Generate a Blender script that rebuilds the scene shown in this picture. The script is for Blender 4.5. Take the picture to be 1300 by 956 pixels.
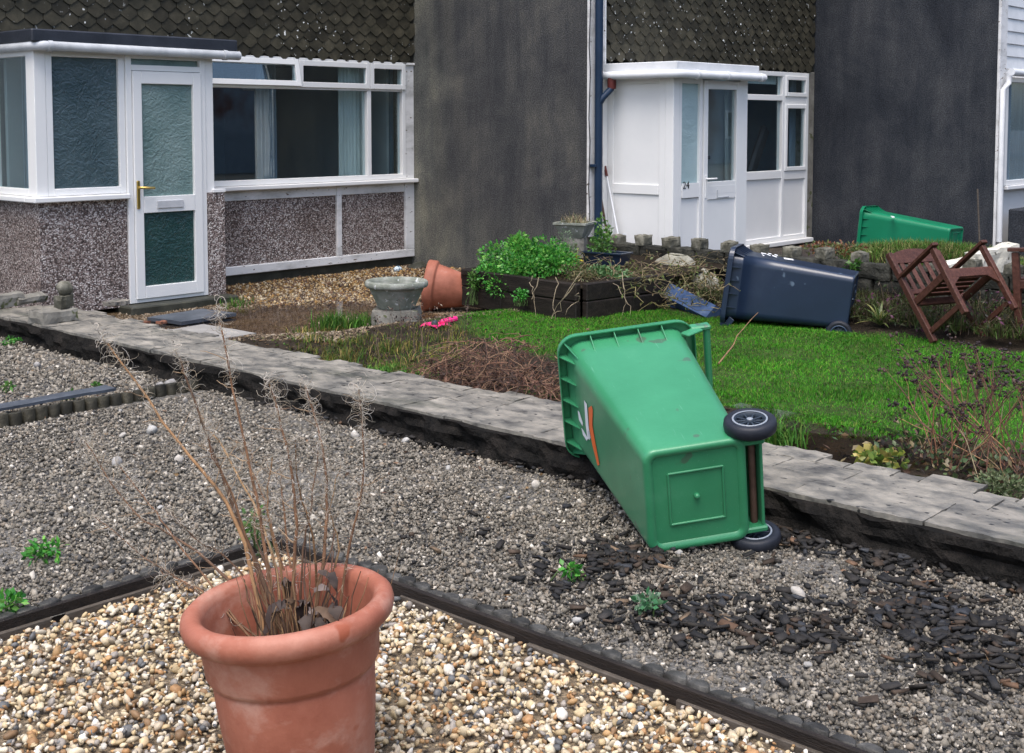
import bpy, math, random
import numpy as np
from mathutils import Vector, Matrix, noise

random.seed(7); rng = np.random.default_rng(11)
for o in list(bpy.data.objects): bpy.data.objects.remove(o)
scene = bpy.context.scene
COL = scene.collection

# ------------------------------------------------------------------ camera
FPX, CX, CY, HOR, CAMH = 1596.0, 650.0, 267.0, 156.0, 1.6
PITCH = math.atan((CY - HOR) / FPX)
YAW = math.radians(42.422)                      # X runs along the house fronts, Y into the houses
fwd_h = np.array([math.cos(YAW), math.sin(YAW), 0.0])
cam_r = np.array([math.sin(YAW), -math.cos(YAW), 0.0])
cam_f = fwd_h * math.cos(PITCH) - np.array([0, 0, math.sin(PITCH)])
cam_u = fwd_h * math.sin(PITCH) + np.array([0, 0, math.cos(PITCH)])
CAM = np.array([0, 0, CAMH])
cd = bpy.data.cameras.new('camera'); cam = bpy.data.objects.new('camera', cd); COL.objects.link(cam)
cd.sensor_fit = 'HORIZONTAL'; cd.sensor_width = 36.0; cd.lens = FPX / 1300 * 36
cd.shift_x = 0.0; cd.shift_y = -(478.0 - CY) / 1300.0
cd.clip_start = 0.05; cd.clip_end = 1500
M = Matrix.Identity(4)
for i in range(3):
    M[i][0] = cam_r[i]; M[i][1] = cam_u[i]; M[i][2] = -cam_f[i]; M[i][3] = CAM[i]
cam.matrix_world = M
scene.camera = cam

# ------------------------------------------------------------------ sky, sun, exposure
SUN_EL, SUN_AZ = math.radians(68), math.radians(205)   # azimuth of the direction the light comes FROM, from +X
world = bpy.data.worlds.new('World'); scene.world = world; world.use_nodes = True
wn = world.node_tree.nodes; wl = world.node_tree.links
for n in list(wn): wn.remove(n)
wo = wn.new('ShaderNodeOutputWorld'); bg = wn.new('ShaderNodeBackground'); sky = wn.new('ShaderNodeTexSky')
sky.sky_type = 'NISHITA'; sky.sun_disc = False
sky.sun_elevation = SUN_EL; sky.sun_rotation = math.pi / 2 - SUN_AZ
sky.air_density = 1.0; sky.dust_density = 4.0; sky.ozone_density = 1.0; sky.altitude = 0
bg.inputs['Strength'].default_value = 0.15
wl.new(sky.outputs[0], bg.inputs['Color']); wl.new(bg.outputs[0], wo.inputs['Surface'])
sl = bpy.data.lights.new('sun', 'SUN'); sl.energy = 1.2; sl.angle = math.radians(40); sl.color = (1.0, 0.99, 0.97)
so = bpy.data.objects.new('sun', sl); COL.objects.link(so)
sd = Vector((math.cos(SUN_EL) * math.cos(SUN_AZ), math.cos(SUN_EL) * math.sin(SUN_AZ), math.sin(SUN_EL)))
so.rotation_euler = sd.to_track_quat('Z', 'Y').to_euler(); so.location = (0, 0, 20)
scene.view_settings.view_transform = 'Standard'; scene.view_settings.look = 'None'
scene.view_settings.exposure = 0.9; scene.view_settings.gamma = 1.0
scene.view_settings.use_curve_mapping = False
scene.render.engine = 'CYCLES'
scene.cycles.use_denoising = True
scene.cycles.max_bounces = 8; scene.cycles.transparent_max_bounces = 12
scene.cycles.caustics_reflective = False; scene.cycles.caustics_refractive = False

# ------------------------------------------------------------------ pixel -> place helpers
def ray(u, v): return cam_f + cam_r * (u - CX) / FPX + cam_u * (CY - v) / FPX
def G(u, v, z=0.0):
    r = ray(u, v); return CAM + r * ((z - CAMH) / r[2])
def PY(u, v, y):
    r = ray(u, v); return CAM + r * (y / r[1])
def PX(u, v, x):
    r = ray(u, v); return CAM + r * (x / r[0])
def XA(u, y, v=200): return float(PY(u, v, y)[0])
def ZY(u, v, y): return float(PY(u, v, y)[2])

# ------------------------------------------------------------------ materials
def newmat(name):
    m = bpy.data.materials.new(name); m.use_nodes = True
    nt = m.node_tree; b = nt.nodes['Principled BSDF']
    return m, nt, b
def nd(nt, t, **k):
    n = nt.nodes.new(t)
    for a, v in k.items():
        if a in n.inputs.keys(): n.inputs[a].default_value = v
        else: setattr(n, a, v)
    return n
def ramp(nt, stops):
    r = nt.nodes.new('ShaderNodeValToRGB'); e = r.color_ramp.elements
    while len(e) > 1: e.remove(e[-1])
    e[0].position = stops[0][0]; e[0].color = (*stops[0][1], 1)
    for p, c in stops[1:]:
        x = e.new(p); x.color = (*c, 1)
    return r
def coords(nt, kind='Object', scale=(1, 1, 1)):
    tc = nt.nodes.new('ShaderNodeTexCoord'); mp = nt.nodes.new('ShaderNodeMapping')
    mp.inputs['Scale'].default_value = scale
    if kind == 'World':
        nt.nodes.remove(tc); tc = nt.nodes.new('ShaderNodeNewGeometry'); kind = 'Position'
    nt.links.new(tc.outputs[kind], mp.inputs['Vector']); return mp.outputs[0]
def surf(name, stops, scale=6, rough=0.7, bump=0.2, bscale=60, bdist=0.01, spec=0.3, detail=6, vscale=(1, 1, 1), rand=0.0, kind='Object', spots=None, rvar=0.0, spots2=None):
    """noise-coloured surface with fine relief; rand = per-object brightness change"""
    m, nt, b = newmat(name); L = nt.links
    v = coords(nt, kind, vscale)
    n = nd(nt, 'ShaderNodeTexNoise', Scale=scale, Detail=detail, Roughness=0.62)
    L.new(v, n.inputs['Vector'])
    r = ramp(nt, stops); L.new(n.outputs[0], r.inputs[0]); c = r.outputs[0]
    if spots:
        scl, thr, col = spots
        w = nd(nt, 'ShaderNodeTexNoise', Scale=scl, Detail=2.0, Roughness=0.5); L.new(v, w.inputs['Vector'])
        rr = ramp(nt, [(thr, (0, 0, 0)), (thr + 0.03, (1, 1, 1))]); L.new(w.outputs[0], rr.inputs[0])
        if name == 'hanging_tile':     # lichen grows in patches
            lm = nd(nt, 'ShaderNodeTexNoise', Scale=1.6, Detail=2.0); L.new(v, lm.inputs['Vector']); l2 = ramp(nt, [(.44, (0, 0, 0)), (.58, (1, 1, 1))]); L.new(lm.outputs[0], l2.inputs[0])
            lx = nt.nodes.new('ShaderNodeMixRGB'); lx.blend_type = 'MULTIPLY'; lx.inputs[0].default_value = 1; L.new(rr.outputs[0], lx.inputs[1]); L.new(l2.outputs[0], lx.inputs[2]); rr = lx
        mx = nt.nodes.new('ShaderNodeMixRGB'); L.new(rr.outputs[0], mx.inputs[0]); L.new(c, mx.inputs[1]); mx.inputs[2].default_value = (*col, 1)
        c = mx.outputs[0]
    if spots2:      # a second mark layer: (vector scale, noise scale, threshold, softness, colour, amount)
        vs2, scl, thr, soft, col, amt = spots2
        v2 = coords(nt, kind, vs2); w = nd(nt, 'ShaderNodeTexNoise', Scale=scl, Detail=6.0, Roughness=0.65); L.new(v2, w.inputs['Vector'])
        rr = ramp(nt, [(thr, (0, 0, 0)), (thr + soft, (amt, amt, amt))]); L.new(w.outputs[0], rr.inputs[0])
        mx = nt.nodes.new('ShaderNodeMixRGB'); L.new(rr.outputs[0], mx.inputs[0]); L.new(c, mx.inputs[1]); mx.inputs[2].default_value = (*col, 1)
        c = mx.outputs[0]
    if rand:
        oi = nt.nodes.new('ShaderNodeObjectInfo'); mr = nt.nodes.new('ShaderNodeMapRange')
        mr.inputs['To Min'].default_value = 1 - rand; mr.inputs['To Max'].default_value = 1 + rand
        L.new(oi.outputs['Random'], mr.inputs['Value'])
        mm = nt.nodes.new('ShaderNodeMixRGB'); mm.blend_type = 'MULTIPLY'; mm.inputs[0].default_value = 1
        L.new(c, mm.inputs[1]); L.new(mr.outputs[0], mm.inputs[2]); c = mm.outputs[0]
    L.new(c, b.inputs['Base Color'])
    b.inputs['Roughness'].default_value = rough; b.inputs['Specular IOR Level'].default_value = spec
    if rvar:
        mr = nt.nodes.new('ShaderNodeMapRange'); mr.inputs['To Min'].default_value = rough - rvar; mr.inputs['To Max'].default_value = rough + rvar
        L.new(n.outputs[0], mr.inputs['Value']); L.new(mr.outputs[0], b.inputs['Roughness'])
    if bump:
        bn = nd(nt, 'ShaderNodeTexNoise', Scale=bscale, Detail=5.0, Roughness=0.6); L.new(v, bn.inputs['Vector'])
        bp = nd(nt, 'ShaderNodeBump', Strength=bump, Distance=bdist); L.new(bn.outputs[0], bp.inputs['Height'])
        L.new(bp.outputs[0], b.inputs['Normal'])
    return m
def attr_mat(name, rough=0.7, spec=0.5, bump=0.0, bscale=120, trans=0.0, nscale=25, namt=0.25, bdist=0.004):
    m, nt, b = newmat(name); L = nt.links
    a = nt.nodes.new('ShaderNodeAttribute'); a.attribute_name = 'col'
    v = coords(nt)
    n = nd(nt, 'ShaderNodeTexNoise', Scale=nscale, Detail=5.0); L.new(v, n.inputs['Vector'])
    mr = nt.nodes.new('ShaderNodeMapRange'); mr.inputs['From Min'].default_value = .3; mr.inputs['From Max'].default_value = .7
    mr.inputs['To Min'].default_value = 1 - namt; mr.inputs['To Max'].default_value = 1 + namt
    L.new(n.outputs[0], mr.inputs['Value'])
    mm = nt.nodes.new('ShaderNodeMixRGB'); mm.blend_type = 'MULTIPLY'; mm.inputs[0].default_value = 1
    L.new(a.outputs['Color'], mm.inputs[1]); L.new(mr.outputs[0], mm.inputs[2]); L.new(mm.outputs[0], b.inputs['Base Color'])
    b.inputs['Roughness'].default_value = rough; b.inputs['Specular IOR Level'].default_value = spec
    if bump:
        bn = nd(nt, 'ShaderNodeTexNoise', Scale=bscale, Detail=4.0); L.new(v, bn.inputs['Vector'])
        bp = nd(nt, 'ShaderNodeBump', Strength=bump, Distance=bdist); L.new(bn.outputs[0], bp.inputs['Height']); L.new(bp.outputs[0], b.inputs['Normal'])
    if trans:
        t = nt.nodes.new('ShaderNodeBsdfTranslucent'); L.new(mm.outputs[0], t.inputs['Color'])
        mx = nt.nodes.new('ShaderNodeMixShader'); mx.inputs[0].default_value = trans
        L.new(b.outputs[0], mx.inputs[1]); L.new(t.outputs[0], mx.inputs[2])
        L.new(mx.outputs[0], nt.nodes['Material Output'].inputs['Surface'])
    return m
def glass_mat(name, tint=(.88, .96, .98), base=.10):
    m, nt, b = newmat(name); L = nt.links
    t = nt.nodes.new('ShaderNodeBsdfTransparent'); t.inputs[0].default_value = (*tint, 1)
    g = nt.nodes.new('ShaderNodeBsdfGlossy'); g.inputs['Roughness'].default_value = 0.01; g.inputs['Color'].default_value = (.95, 1, 1, 1)
    lw = nt.nodes.new('ShaderNodeLayerWeight'); lw.inputs['Blend'].default_value = .5
    pw = nd(nt, 'ShaderNodeMath', operation='POWER'); L.new(lw.outputs['Facing'], pw.inputs[0]); pw.inputs[1].default_value = 4.0
    f = nd(nt, 'ShaderNodeMath', operation='MULTIPLY_ADD'); L.new(pw.outputs[0], f.inputs[0]); f.inputs[1].default_value = .85; f.inputs[2].default_value = base
    mx = nt.nodes.new('ShaderNodeMixShader'); L.new(f.outputs[0], mx.inputs[0]); L.new(t.outputs[0], mx.inputs[1]); L.new(g.outputs[0], mx.inputs[2])
    L.new(mx.outputs[0], nt.nodes['Material Output'].inputs['Surface']); return m
def obscure_glass(name, c0, c1, pscale=11):
    m, nt, b = newmat(name); L = nt.links; v = coords(nt)
    n = nd(nt, 'ShaderNodeTexNoise', Scale=2.3, Detail=3.0); L.new(v, n.inputs['Vector'])
    r = ramp(nt, [(.3, c0), (.7, c1)]); L.new(n.outputs[0], r.inputs[0]); L.new(r.outputs[0], b.inputs['Base Color'])
    b.inputs['Roughness'].default_value = 0.12; b.inputs['Specular IOR Level'].default_value = 0.6
    w = nd(nt, 'ShaderNodeTexNoise', Scale=pscale, Detail=2.0, Distortion=2.4); L.new(v, w.inputs['Vector'])
    n2 = nd(nt, 'ShaderNodeTexNoise', Scale=55.0, Detail=2.0); L.new(v, n2.inputs['Vector'])
    ad = nd(nt, 'ShaderNodeMath', operation='MULTIPLY_ADD'); L.new(n2.outputs[0], ad.inputs[0]); ad.inputs[1].default_value = .35; L.new(w.outputs[0], ad.inputs[2])
    bp = nd(nt, 'ShaderNodeBump', Strength=0.7, Distance=0.02); L.new(ad.outputs[0], bp.inputs['Height']); L.new(bp.outputs[0], b.inputs['Normal'])
    t = nt.nodes.new('ShaderNodeBsdfTransparent'); t.inputs[0].default_value = (.45, .7, .7, 1)
    mx = nt.nodes.new('ShaderNodeMixShader'); mx.inputs[0].default_value = .25
    L.new(b.outputs[0], mx.inputs[1]); L.new(t.outputs[0], mx.inputs[2]); L.new(mx.outputs[0], nt.nodes['Material Output'].inputs['Surface'])
    return m
def pebbledash(name):
    m, nt, b = newmat(name); L = nt.links; v = coords(nt)
    vo = nd(nt, 'ShaderNodeTexVoronoi', Scale=80.0); L.new(v, vo.inputs['Vector'])
    sp = nt.nodes.new('ShaderNodeSeparateColor'); L.new(vo.outputs['Color'], sp.inputs[0])
    r = ramp(nt, [(0, (.075, .058, .055)), (.22, (.16, .12, .11)), (.42, (.27, .21, .195)), (.6, (.42, .35, .33)), (.8, (.62, .57, .55)), (1, (.85, .82, .8))])
    L.new(sp.outputs[0], r.inputs[0])
    ds = ramp(nt, [(.0, (1, 1, 1)), (.55, (.75, .72, .7)), (.8, (.22, .18, .17))]); ds.color_ramp.interpolation = 'EASE'
    L.new(vo.outputs['Distance'], ds.inputs[0])
    mm = nt.nodes.new('ShaderNodeMixRGB'); mm.blend_type = 'MULTIPLY'; mm.inputs[0].default_value = .8
    L.new(r.outputs[0], mm.inputs[1]); L.new(ds.outputs[0], mm.inputs[2])
    st = nd(nt, 'ShaderNodeTexNoise', Scale=1.7, Detail=4.0); L.new(v, st.inputs['Vector'])
    sr = ramp(nt, [(.33, (.5, .44, .4)), (.55, (1, 1, 1))]); L.new(st.outputs[0], sr.inputs[0])
    m2 = nt.nodes.new('ShaderNodeMixRGB'); m2.blend_type = 'MULTIPLY'; m2.inputs[0].default_value = .7
    L.new(mm.outputs[0], m2.inputs[1]); L.new(sr.outputs[0], m2.inputs[2]); L.new(m2.outputs[0], b.inputs['Base Color'])
    b.inputs['Roughness'].default_value = .65
    bp = nd(nt, 'ShaderNodeBump', Strength=1.0, Distance=0.012); bp.invert = True
    L.new(vo.outputs['Distance'], bp.inputs['Height']); L.new(bp.outputs[0], b.inputs['Normal'])
    return m
def render_wall(name, cols, streak, corner=None):
    """cement render: cloudy stains, rain streaks, fine grit"""
    m, nt, b = newmat(name); L = nt.links
    v = coords(nt); vs = coords(nt, scale=(2.4, 2.4, .4))
    n1 = nd(nt, 'ShaderNodeTexNoise', Scale=1.0, Detail=10.0, Roughness=.68, Distortion=.4); L.new(v, n1.inputs['Vector'])
    n2 = nd(nt, 'ShaderNodeTexNoise', Scale=2.2, Detail=6.0, Roughness=.6); L.new(vs, n2.inputs['Vector'])
    n3 = nd(nt, 'ShaderNodeTexNoise', Scale=70.0, Detail=3.0); L.new(v, n3.inputs['Vector'])
    r1 = ramp(nt, cols); L.new(n1.outputs[0], r1.inputs[0])
    r2 = ramp(nt, streak); L.new(n2.outputs[0], r2.inputs[0])
    r3 = ramp(nt, [(.36, (.68, .68, .68)), (.64, (1.35, 1.35, 1.35))]); L.new(n3.outputs[0], r3.inputs[0])
    a = nt.nodes.new('ShaderNodeMixRGB'); a.blend_type = 'MULTIPLY'; a.inputs[0].default_value = 1; L.new(r1.outputs[0], a.inputs[1]); L.new(r2.outputs[0], a.inputs[2])
    c = nt.nodes.new('ShaderNodeMixRGB'); c.blend_type = 'MULTIPLY'; c.inputs[0].default_value = 1; L.new(a.outputs[0], c.inputs[1]); L.new(r3.outputs[0], c.inputs[2])
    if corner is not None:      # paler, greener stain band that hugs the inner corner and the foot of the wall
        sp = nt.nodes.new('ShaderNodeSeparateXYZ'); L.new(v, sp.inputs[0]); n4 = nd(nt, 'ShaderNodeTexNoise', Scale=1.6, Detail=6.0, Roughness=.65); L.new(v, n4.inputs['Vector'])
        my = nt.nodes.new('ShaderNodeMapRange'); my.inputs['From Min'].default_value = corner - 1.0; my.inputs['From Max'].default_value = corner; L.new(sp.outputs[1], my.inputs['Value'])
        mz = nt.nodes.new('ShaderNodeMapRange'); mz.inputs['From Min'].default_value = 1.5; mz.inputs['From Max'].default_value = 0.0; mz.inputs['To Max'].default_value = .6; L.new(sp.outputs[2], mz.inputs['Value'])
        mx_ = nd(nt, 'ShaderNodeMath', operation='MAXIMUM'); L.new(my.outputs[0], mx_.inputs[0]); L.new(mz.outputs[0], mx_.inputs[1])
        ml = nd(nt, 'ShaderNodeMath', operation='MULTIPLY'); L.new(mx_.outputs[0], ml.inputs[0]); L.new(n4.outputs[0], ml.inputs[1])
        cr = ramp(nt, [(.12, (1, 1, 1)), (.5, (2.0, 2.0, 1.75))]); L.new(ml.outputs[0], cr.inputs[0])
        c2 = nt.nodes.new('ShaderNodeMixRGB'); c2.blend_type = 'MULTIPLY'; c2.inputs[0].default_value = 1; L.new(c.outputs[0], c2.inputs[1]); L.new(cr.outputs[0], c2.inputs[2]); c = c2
    L.new(c.outputs[0], b.inputs['Base Color']); b.inputs['Roughness'].default_value = .85; b.inputs['Specular IOR Level'].default_value = .15
    bp = nd(nt, 'ShaderNodeBump', Strength=.7, Distance=.008); L.new(n3.outputs[0], bp.inputs['Height']); L.new(bp.outputs[0], b.inputs['Normal'])
    return m

MT = {}
MT['upvc'] = surf('white_upvc', [(.3, (.77, .775, .77)), (.7, (.83, .83, .82))], 2, rough=.35, bump=.02, bscale=20)
MT['oldpaint'] = surf('weathered_white_paint', [(.3, (.45, .45, .44)), (.5, (.72, .72, .72)), (.7, (.78, .78, .78))], 3, rough=.55, bump=.25, bscale=40, spots=(14, .68, (.16, .13, .11)), vscale=(1, 1, 2))
MT['gutter'] = surf('grey_white_gutter', [(.3, (.38, .40, .42)), (.7, (.62, .64, .66))], 4, rough=.4, bump=.05)
MT['gutterw'] = surf('white_gutter', [(.3, (.6, .62, .64)), (.7, (.76, .77, .79))], 4, rough=.4, bump=.05)
MT['felt'] = surf('dark_fascia', [(.3, (.018, .022, .03)), (.7, (.04, .045, .06))], 5, rough=.45, bump=.2)
MT['pipe'] = surf('navy_pipe', [(.3, (.008, .022, .05)), (.7, (.014, .032, .07))], 4, rough=.35, bump=.02)
MT['redplastic'] = surf('brown_red_plastic', [(.3, (.07, .014, .012)), (.7, (.11, .024, .02))], 6, rough=.45)
MT['pebble'] = pebbledash('pebbledash')
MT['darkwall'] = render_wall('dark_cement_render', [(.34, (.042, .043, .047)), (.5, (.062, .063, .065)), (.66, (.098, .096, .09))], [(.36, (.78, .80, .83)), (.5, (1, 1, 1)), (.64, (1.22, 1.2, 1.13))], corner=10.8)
MT['darkwall2'] = render_wall('darker_cement_render', [(.34, (.024, .027, .034)), (.5, (.034, .038, .046)), (.66, (.054, .057, .064))], [(.36, (.8, .82, .86)), (.5, (1, 1, 1)), (.64, (1.2, 1.18, 1.14))])
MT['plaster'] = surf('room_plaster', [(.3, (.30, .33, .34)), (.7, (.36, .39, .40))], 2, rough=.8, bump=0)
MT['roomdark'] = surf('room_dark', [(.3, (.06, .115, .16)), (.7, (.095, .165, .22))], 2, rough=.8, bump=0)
MT['curtain'] = surf('curtain_cloth', [(.3, (.50, .52, .50)), (.7, (.66, .67, .64))], 5, rough=.9, bump=.05, vscale=(6, 6, .4))
MT['curtainb'] = surf('blue_grey_curtain', [(.3, (.16, .20, .25)), (.7, (.26, .31, .36))], 5, rough=.9, bump=.05, vscale=(6, 6, .4))
MT['glass'] = glass_mat('window_glass')
MT['glassw'] = obscure_glass('pale_reeded_glass', (.45, .60, .63), (.55, .70, .72), 3)
MT['obs'] = obscure_glass('patterned_glass', (.14, .23, .225), (.29, .39, .375))
MT['obsd'] = obscure_glass('patterned_glass_dark', (.045, .08, .095), (.11, .16, .18))
MT['obsg'] = obscure_glass('patterned_glass_green', (.02, .062, .062), (.04, .095, .09))
MT['brass'] = surf('brass', [(.3, (.55, .38, .10)), (.7, (.65, .46, .15))], 8, rough=.3, bump=0); MT['brass'].node_tree.nodes['Principled BSDF'].inputs['Metallic'].default_value = 1
MT['steel'] = surf('dull_steel', [(.3, (.45, .46, .48)), (.7, (.55, .56, .58))], 8, rough=.35, bump=0)
MT['tile'] = surf('hanging_tile', [(.3, (.022, .021, .014)), (.5, (.042, .038, .025)), (.7, (.07, .062, .042))], 7, rough=.7, bump=.4, bscale=70, rand=.35, kind='World', spots=(24, .675, (.75, .76, .74)))
MT['tileb'] = surf('tile_backing', [(.3, (.015, .015, .012)), (.7, (.03, .03, .022))], 6, rough=.85)
MT['roof'] = surf('roof_tiles', [(.3, (.04, .035, .03)), (.7, (.08, .07, .06))], 4, rough=.8)
MT['concrete'] = surf('old_concrete', [(.25, (.10, .095, .08)), (.5, (.20, .19, .165)), (.75, (.30, .29, .26))], 7, rough=.75, bump=.5, bscale=50, spots=(9, .63, (.09, .10, .045)))
MT['concreted'] = surf('dark_wet_concrete', [(.25, (.022, .024, .018)), (.5, (.045, .046, .036)), (.75, (.08, .08, .06))], 6, rough=.5, bump=.5, bscale=45, rvar=.2)
MT['palecon'] = surf('pale_concrete_slab', [(.25, (.22, .21, .20)), (.75, (.38, .37, .35))], 6, rough=.5, bump=.3, bscale=45)
MT['urn'] = surf('weathered_stone_urn', [(.25, (.10, .115, .09)), (.5, (.22, .235, .20)), (.75, (.36, .37, .34))], 9, rough=.8, bump=.5, bscale=70, spots=(26, .66, (.55, .57, .56)))
MT['castle'] = surf('mossy_black_block', [(.25, (.010, .011, .009)), (.5, (.028, .028, .022)), (.7, (.07, .068, .055)), (.82, (.2, .19, .17))], 8, rough=.75, bump=.7, bscale=40, bdist=.02, rand=.35, kind='World')
MT['castlel'] = surf('lichened_block_cap', [(.25, (.04, .04, .03)), (.5, (.11, .105, .08)), (.75, (.26, .25, .21))], 11, rough=.8, bump=.6, bscale=50, rand=.3, kind='World')
MT['slab'] = surf('worn_slate_coping', [(.30, (.055, .053, .050)), (.43, (.145, .138, .122)), (.55, (.235, .217, .184)), (.72, (.34, .31, .265))], 6, rough=.5, bump=.5, bscale=34, bdist=.012, vscale=(1.7, 1.0, 1), rand=.10, spec=.4, detail=10, spots=(17, .67, (.02, .02, .02)), rvar=.2, spots2=((1, .5, 1), 2.2, .55, .12, (.05, .055, .04), .7))
MT['wallcore'] = surf('black_wall_face', [(.25, (.005, .005, .005)), (.5, (.013, .012, .011)), (.72, (.03, .026, .023)), (.85, (.07, .052, .042))], 9, spec=.08, rough=.85, bump=1.0, bscale=30, bdist=.03)
MT['terracotta'] = surf('terracotta_plastic', [(.28, (.26, .08, .048)), (.5, (.35, .125, .08)), (.72, (.46, .22, .16))], 4, rough=.55, detail=9, bump=.2, bscale=40, spots=(9, .70, (.30, .085, .045)), spots2=((1, 1, 1.6), 7.0, .53, .2, (.52, .32, .25), .6))
MT['terrad'] = surf('worn_terracotta', [(.3, (.22, .075, .045)), (.6, (.36, .13, .085)), (.8, (.42, .22, .17))], 7, rough=.6, bump=.2, bscale=50)
MT['potsoil'] = surf('potting_soil', [(.3, (.010, .008, .005)), (.7, (.035, .026, .018))], 30, spec=.1, rough=.9, bump=1, bscale=60, bdist=.02)
MT['wood'] = surf('brown_stained_wood', [(.25, (.038, .013, .009)), (.5, (.075, .028, .019)), (.75, (.12, .052, .037))], 6, rough=.5, bump=.3, bscale=30, vscale=(6, 6, 6), rand=.2)
MT['sleeper'] = surf('black_sleeper', [(.25, (.006, .004, .003)), (.5, (.014, .010, .008)), (.75, (.032, .024, .019))], 5, rough=.6, bump=.6, bscale=25, vscale=(5, 1, 8), rand=.3)
MT['log'] = surf('wet_grey_log', [(.25, (.02, .018, .015)), (.5, (.05, .048, .044)), (.75, (.11, .107, .10))], 12, rough=.5, bump=.5, bscale=50, rand=.3, kind='World')
MT['logd'] = surf('dark_mossy_log', [(.25, (.012, .011, .007)), (.5, (.03, .027, .018)), (.75, (.07, .065, .045))], 12, rough=.6, bump=.5, bscale=50, rand=.35, kind='World')
MT['batten'] = surf('pale_batten', [(.25, (.045, .036, .028)), (.75, (.13, .11, .09))], 9, rough=.6, bump=.4, vscale=(2, 2, 8))
MT['slate'] = surf('wet_slate', [(.25, (.035, .042, .055)), (.75, (.10, .115, .14))], 5, rough=.35, bump=.3, bscale=30)
MT['brickr'] = surf('broken_brick', [(.25, (.16, .06, .035)), (.75, (.30, .14, .09))], 9, rough=.8, bump=.5)
MT['boulder'] = surf('lichened_boulder', [(.25, (.12, .115, .09)), (.5, (.26, .25, .2)), (.75, (.42, .41, .36))], 6, rough=.8, bump=.8, bscale=20, bdist=.03)
MT['whitestone'] = surf('flaking_white_stone', [(.3, (.45, .43, .36)), (.7, (.70, .68, .60))], 8, rough=.8, bump=.6, spots=(13, .66, (.12, .11, .08)))
MT['navyp'] = surf('navy_bin_plastic', [(.3, (.008, .017, .040)), (.6, (.011, .023, .052)), (.8, (.022, .038, .072))], 3, rough=.42, bump=.08, bscale=60, spots=(7, .71, (.10, .14, .20)))
MT['tray'] = surf('blue_trough_plastic', [(.3, (.03, .06, .14)), (.6, (.05, .09, .19)), (.8, (.14, .18, .26))], 6, rough=.4, bump=.1)
MT['greenp'] = surf('green_bin_plastic', [(.3, (.022, .195, .080)), (.6, (.034, .24, .105)), (.8, (.07, .30, .155))], 3, rough=.5, bump=.07, bscale=90, spots=(9, .69, (.05, .13, .07)), spots2=((30, 30, 1.5), 3.0, .64, .06, (.20, .44, .30), .35))
def chalky(m, sheen=.5):
    b = m.node_tree.nodes['Principled BSDF']; b.inputs['Sheen Weight'].default_value = sheen; b.inputs['Sheen Roughness'].default_value = .45
    b.inputs['Coat Weight'].default_value = .45; b.inputs['Coat Roughness'].default_value = .22; b.inputs['Coat IOR'].default_value = 1.6; b.inputs['Specular IOR Level'].default_value = .4
chalky(MT['greenp'], .03); chalky(MT['navyp'], .0)
MT['greenp2'] = surf('emerald_bin_plastic', [(.3, (.004, .16, .075)), (.7, (.008, .20, .10))], 3, rough=.36, bump=.05)
MT['tyre'] = surf('black_tyre', [(.3, (.010, .012, .018)), (.7, (.022, .025, .035))], 12, rough=.5, bump=.1)
MT['hubgrey'] = surf('grey_wheel_hub', [(.3, (.22, .25, .29)), (.7, (.30, .33, .37))], 8, rough=.4, bump=.05)
MT['hubnavy'] = surf('navy_wheel_hub', [(.3, (.03, .05, .09)), (.7, (.05, .08, .13))], 8, rough=.4, bump=.05)
MT['hubdark'] = surf('dark_wheel_web', [(.3, (.02, .03, .045)), (.7, (.04, .055, .075))], 8, rough=.5, bump=.05)
MT['axle'] = surf('rusty_axle', [(.3, (.06, .03, .022)), (.7, (.13, .075, .055))], 14, rough=.7, bump=.4)
MT['whitep'] = surf('white_print', [(.3, (.75, .77, .80)), (.7, (.82, .84, .86))], 8, rough=.4, bump=0)
MT['orangep'] = surf('orange_print', [(.3, (.75, .13, .03)), (.7, (.85, .18, .05))], 8, rough=.4, bump=0)
MT['blackp'] = surf('black_print', [(.3, (.02, .02, .02)), (.7, (.04, .04, .04))], 8, rough=.4, bump=0)
MT['pink'] = surf('pink_plastic', [(.3, (.75, .010, .16)), (.7, (.85, .04, .24))], 8, rough=.4, bump=.05)
MT['cable'] = surf('black_cable', [(.3, (.015, .015, .018)), (.7, (.03, .03, .035))], 8, rough=.5, bump=0)
MT['stuffcol'] = attr_mat('stone_chips', rough=.75, spec=.3, bump=.25, bscale=150)
MT['pebcol'] = attr_mat('golden_pebbles', rough=.55, spec=.4, bump=.15, bscale=90, nscale=40)
MT['soil'] = attr_mat('garden_soil', rough=.8, spec=.15, bump=1.0, bscale=45, nscale=9, namt=.45, bdist=.03)
MT['gravbase'] = attr_mat('gravel_fines', rough=.7, bump=1.0, bscale=110, nscale=60, namt=.6, bdist=.02)
MT['leaf'] = attr_mat('leaves', rough=.45, trans=.3, nscale=12, namt=.2)
MT['grass'] = attr_mat('grass_blades', rough=.65, spec=.2, trans=.3, nscale=1.3, namt=.4)
MT['dry'] = attr_mat('dry_stems', rough=.75, nscale=30, namt=.35)
MT['fluff'] = attr_mat('seed_fluff', rough=.9, trans=.4, nscale=30, namt=.15)
def water_mat():
    m, nt, b = newmat('puddle_water'); L = nt.links
    b.inputs['Base Color'].default_value = (.9, .85, .75, 1); b.inputs['Roughness'].default_value = .03
    b.inputs['Transmission Weight'].default_value = 1.0; b.inputs['IOR'].default_value = 1.33
    v = coords(nt); n = nd(nt, 'ShaderNodeTexNoise', Scale=6.0, Detail=2.0); L.new(v, n.inputs['Vector'])
    bp = nd(nt, 'ShaderNodeBump', Strength=.05, Distance=.01); L.new(n.outputs[0], bp.inputs['Height']); L.new(bp.outputs[0], b.inputs['Normal'])
    return m
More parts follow.
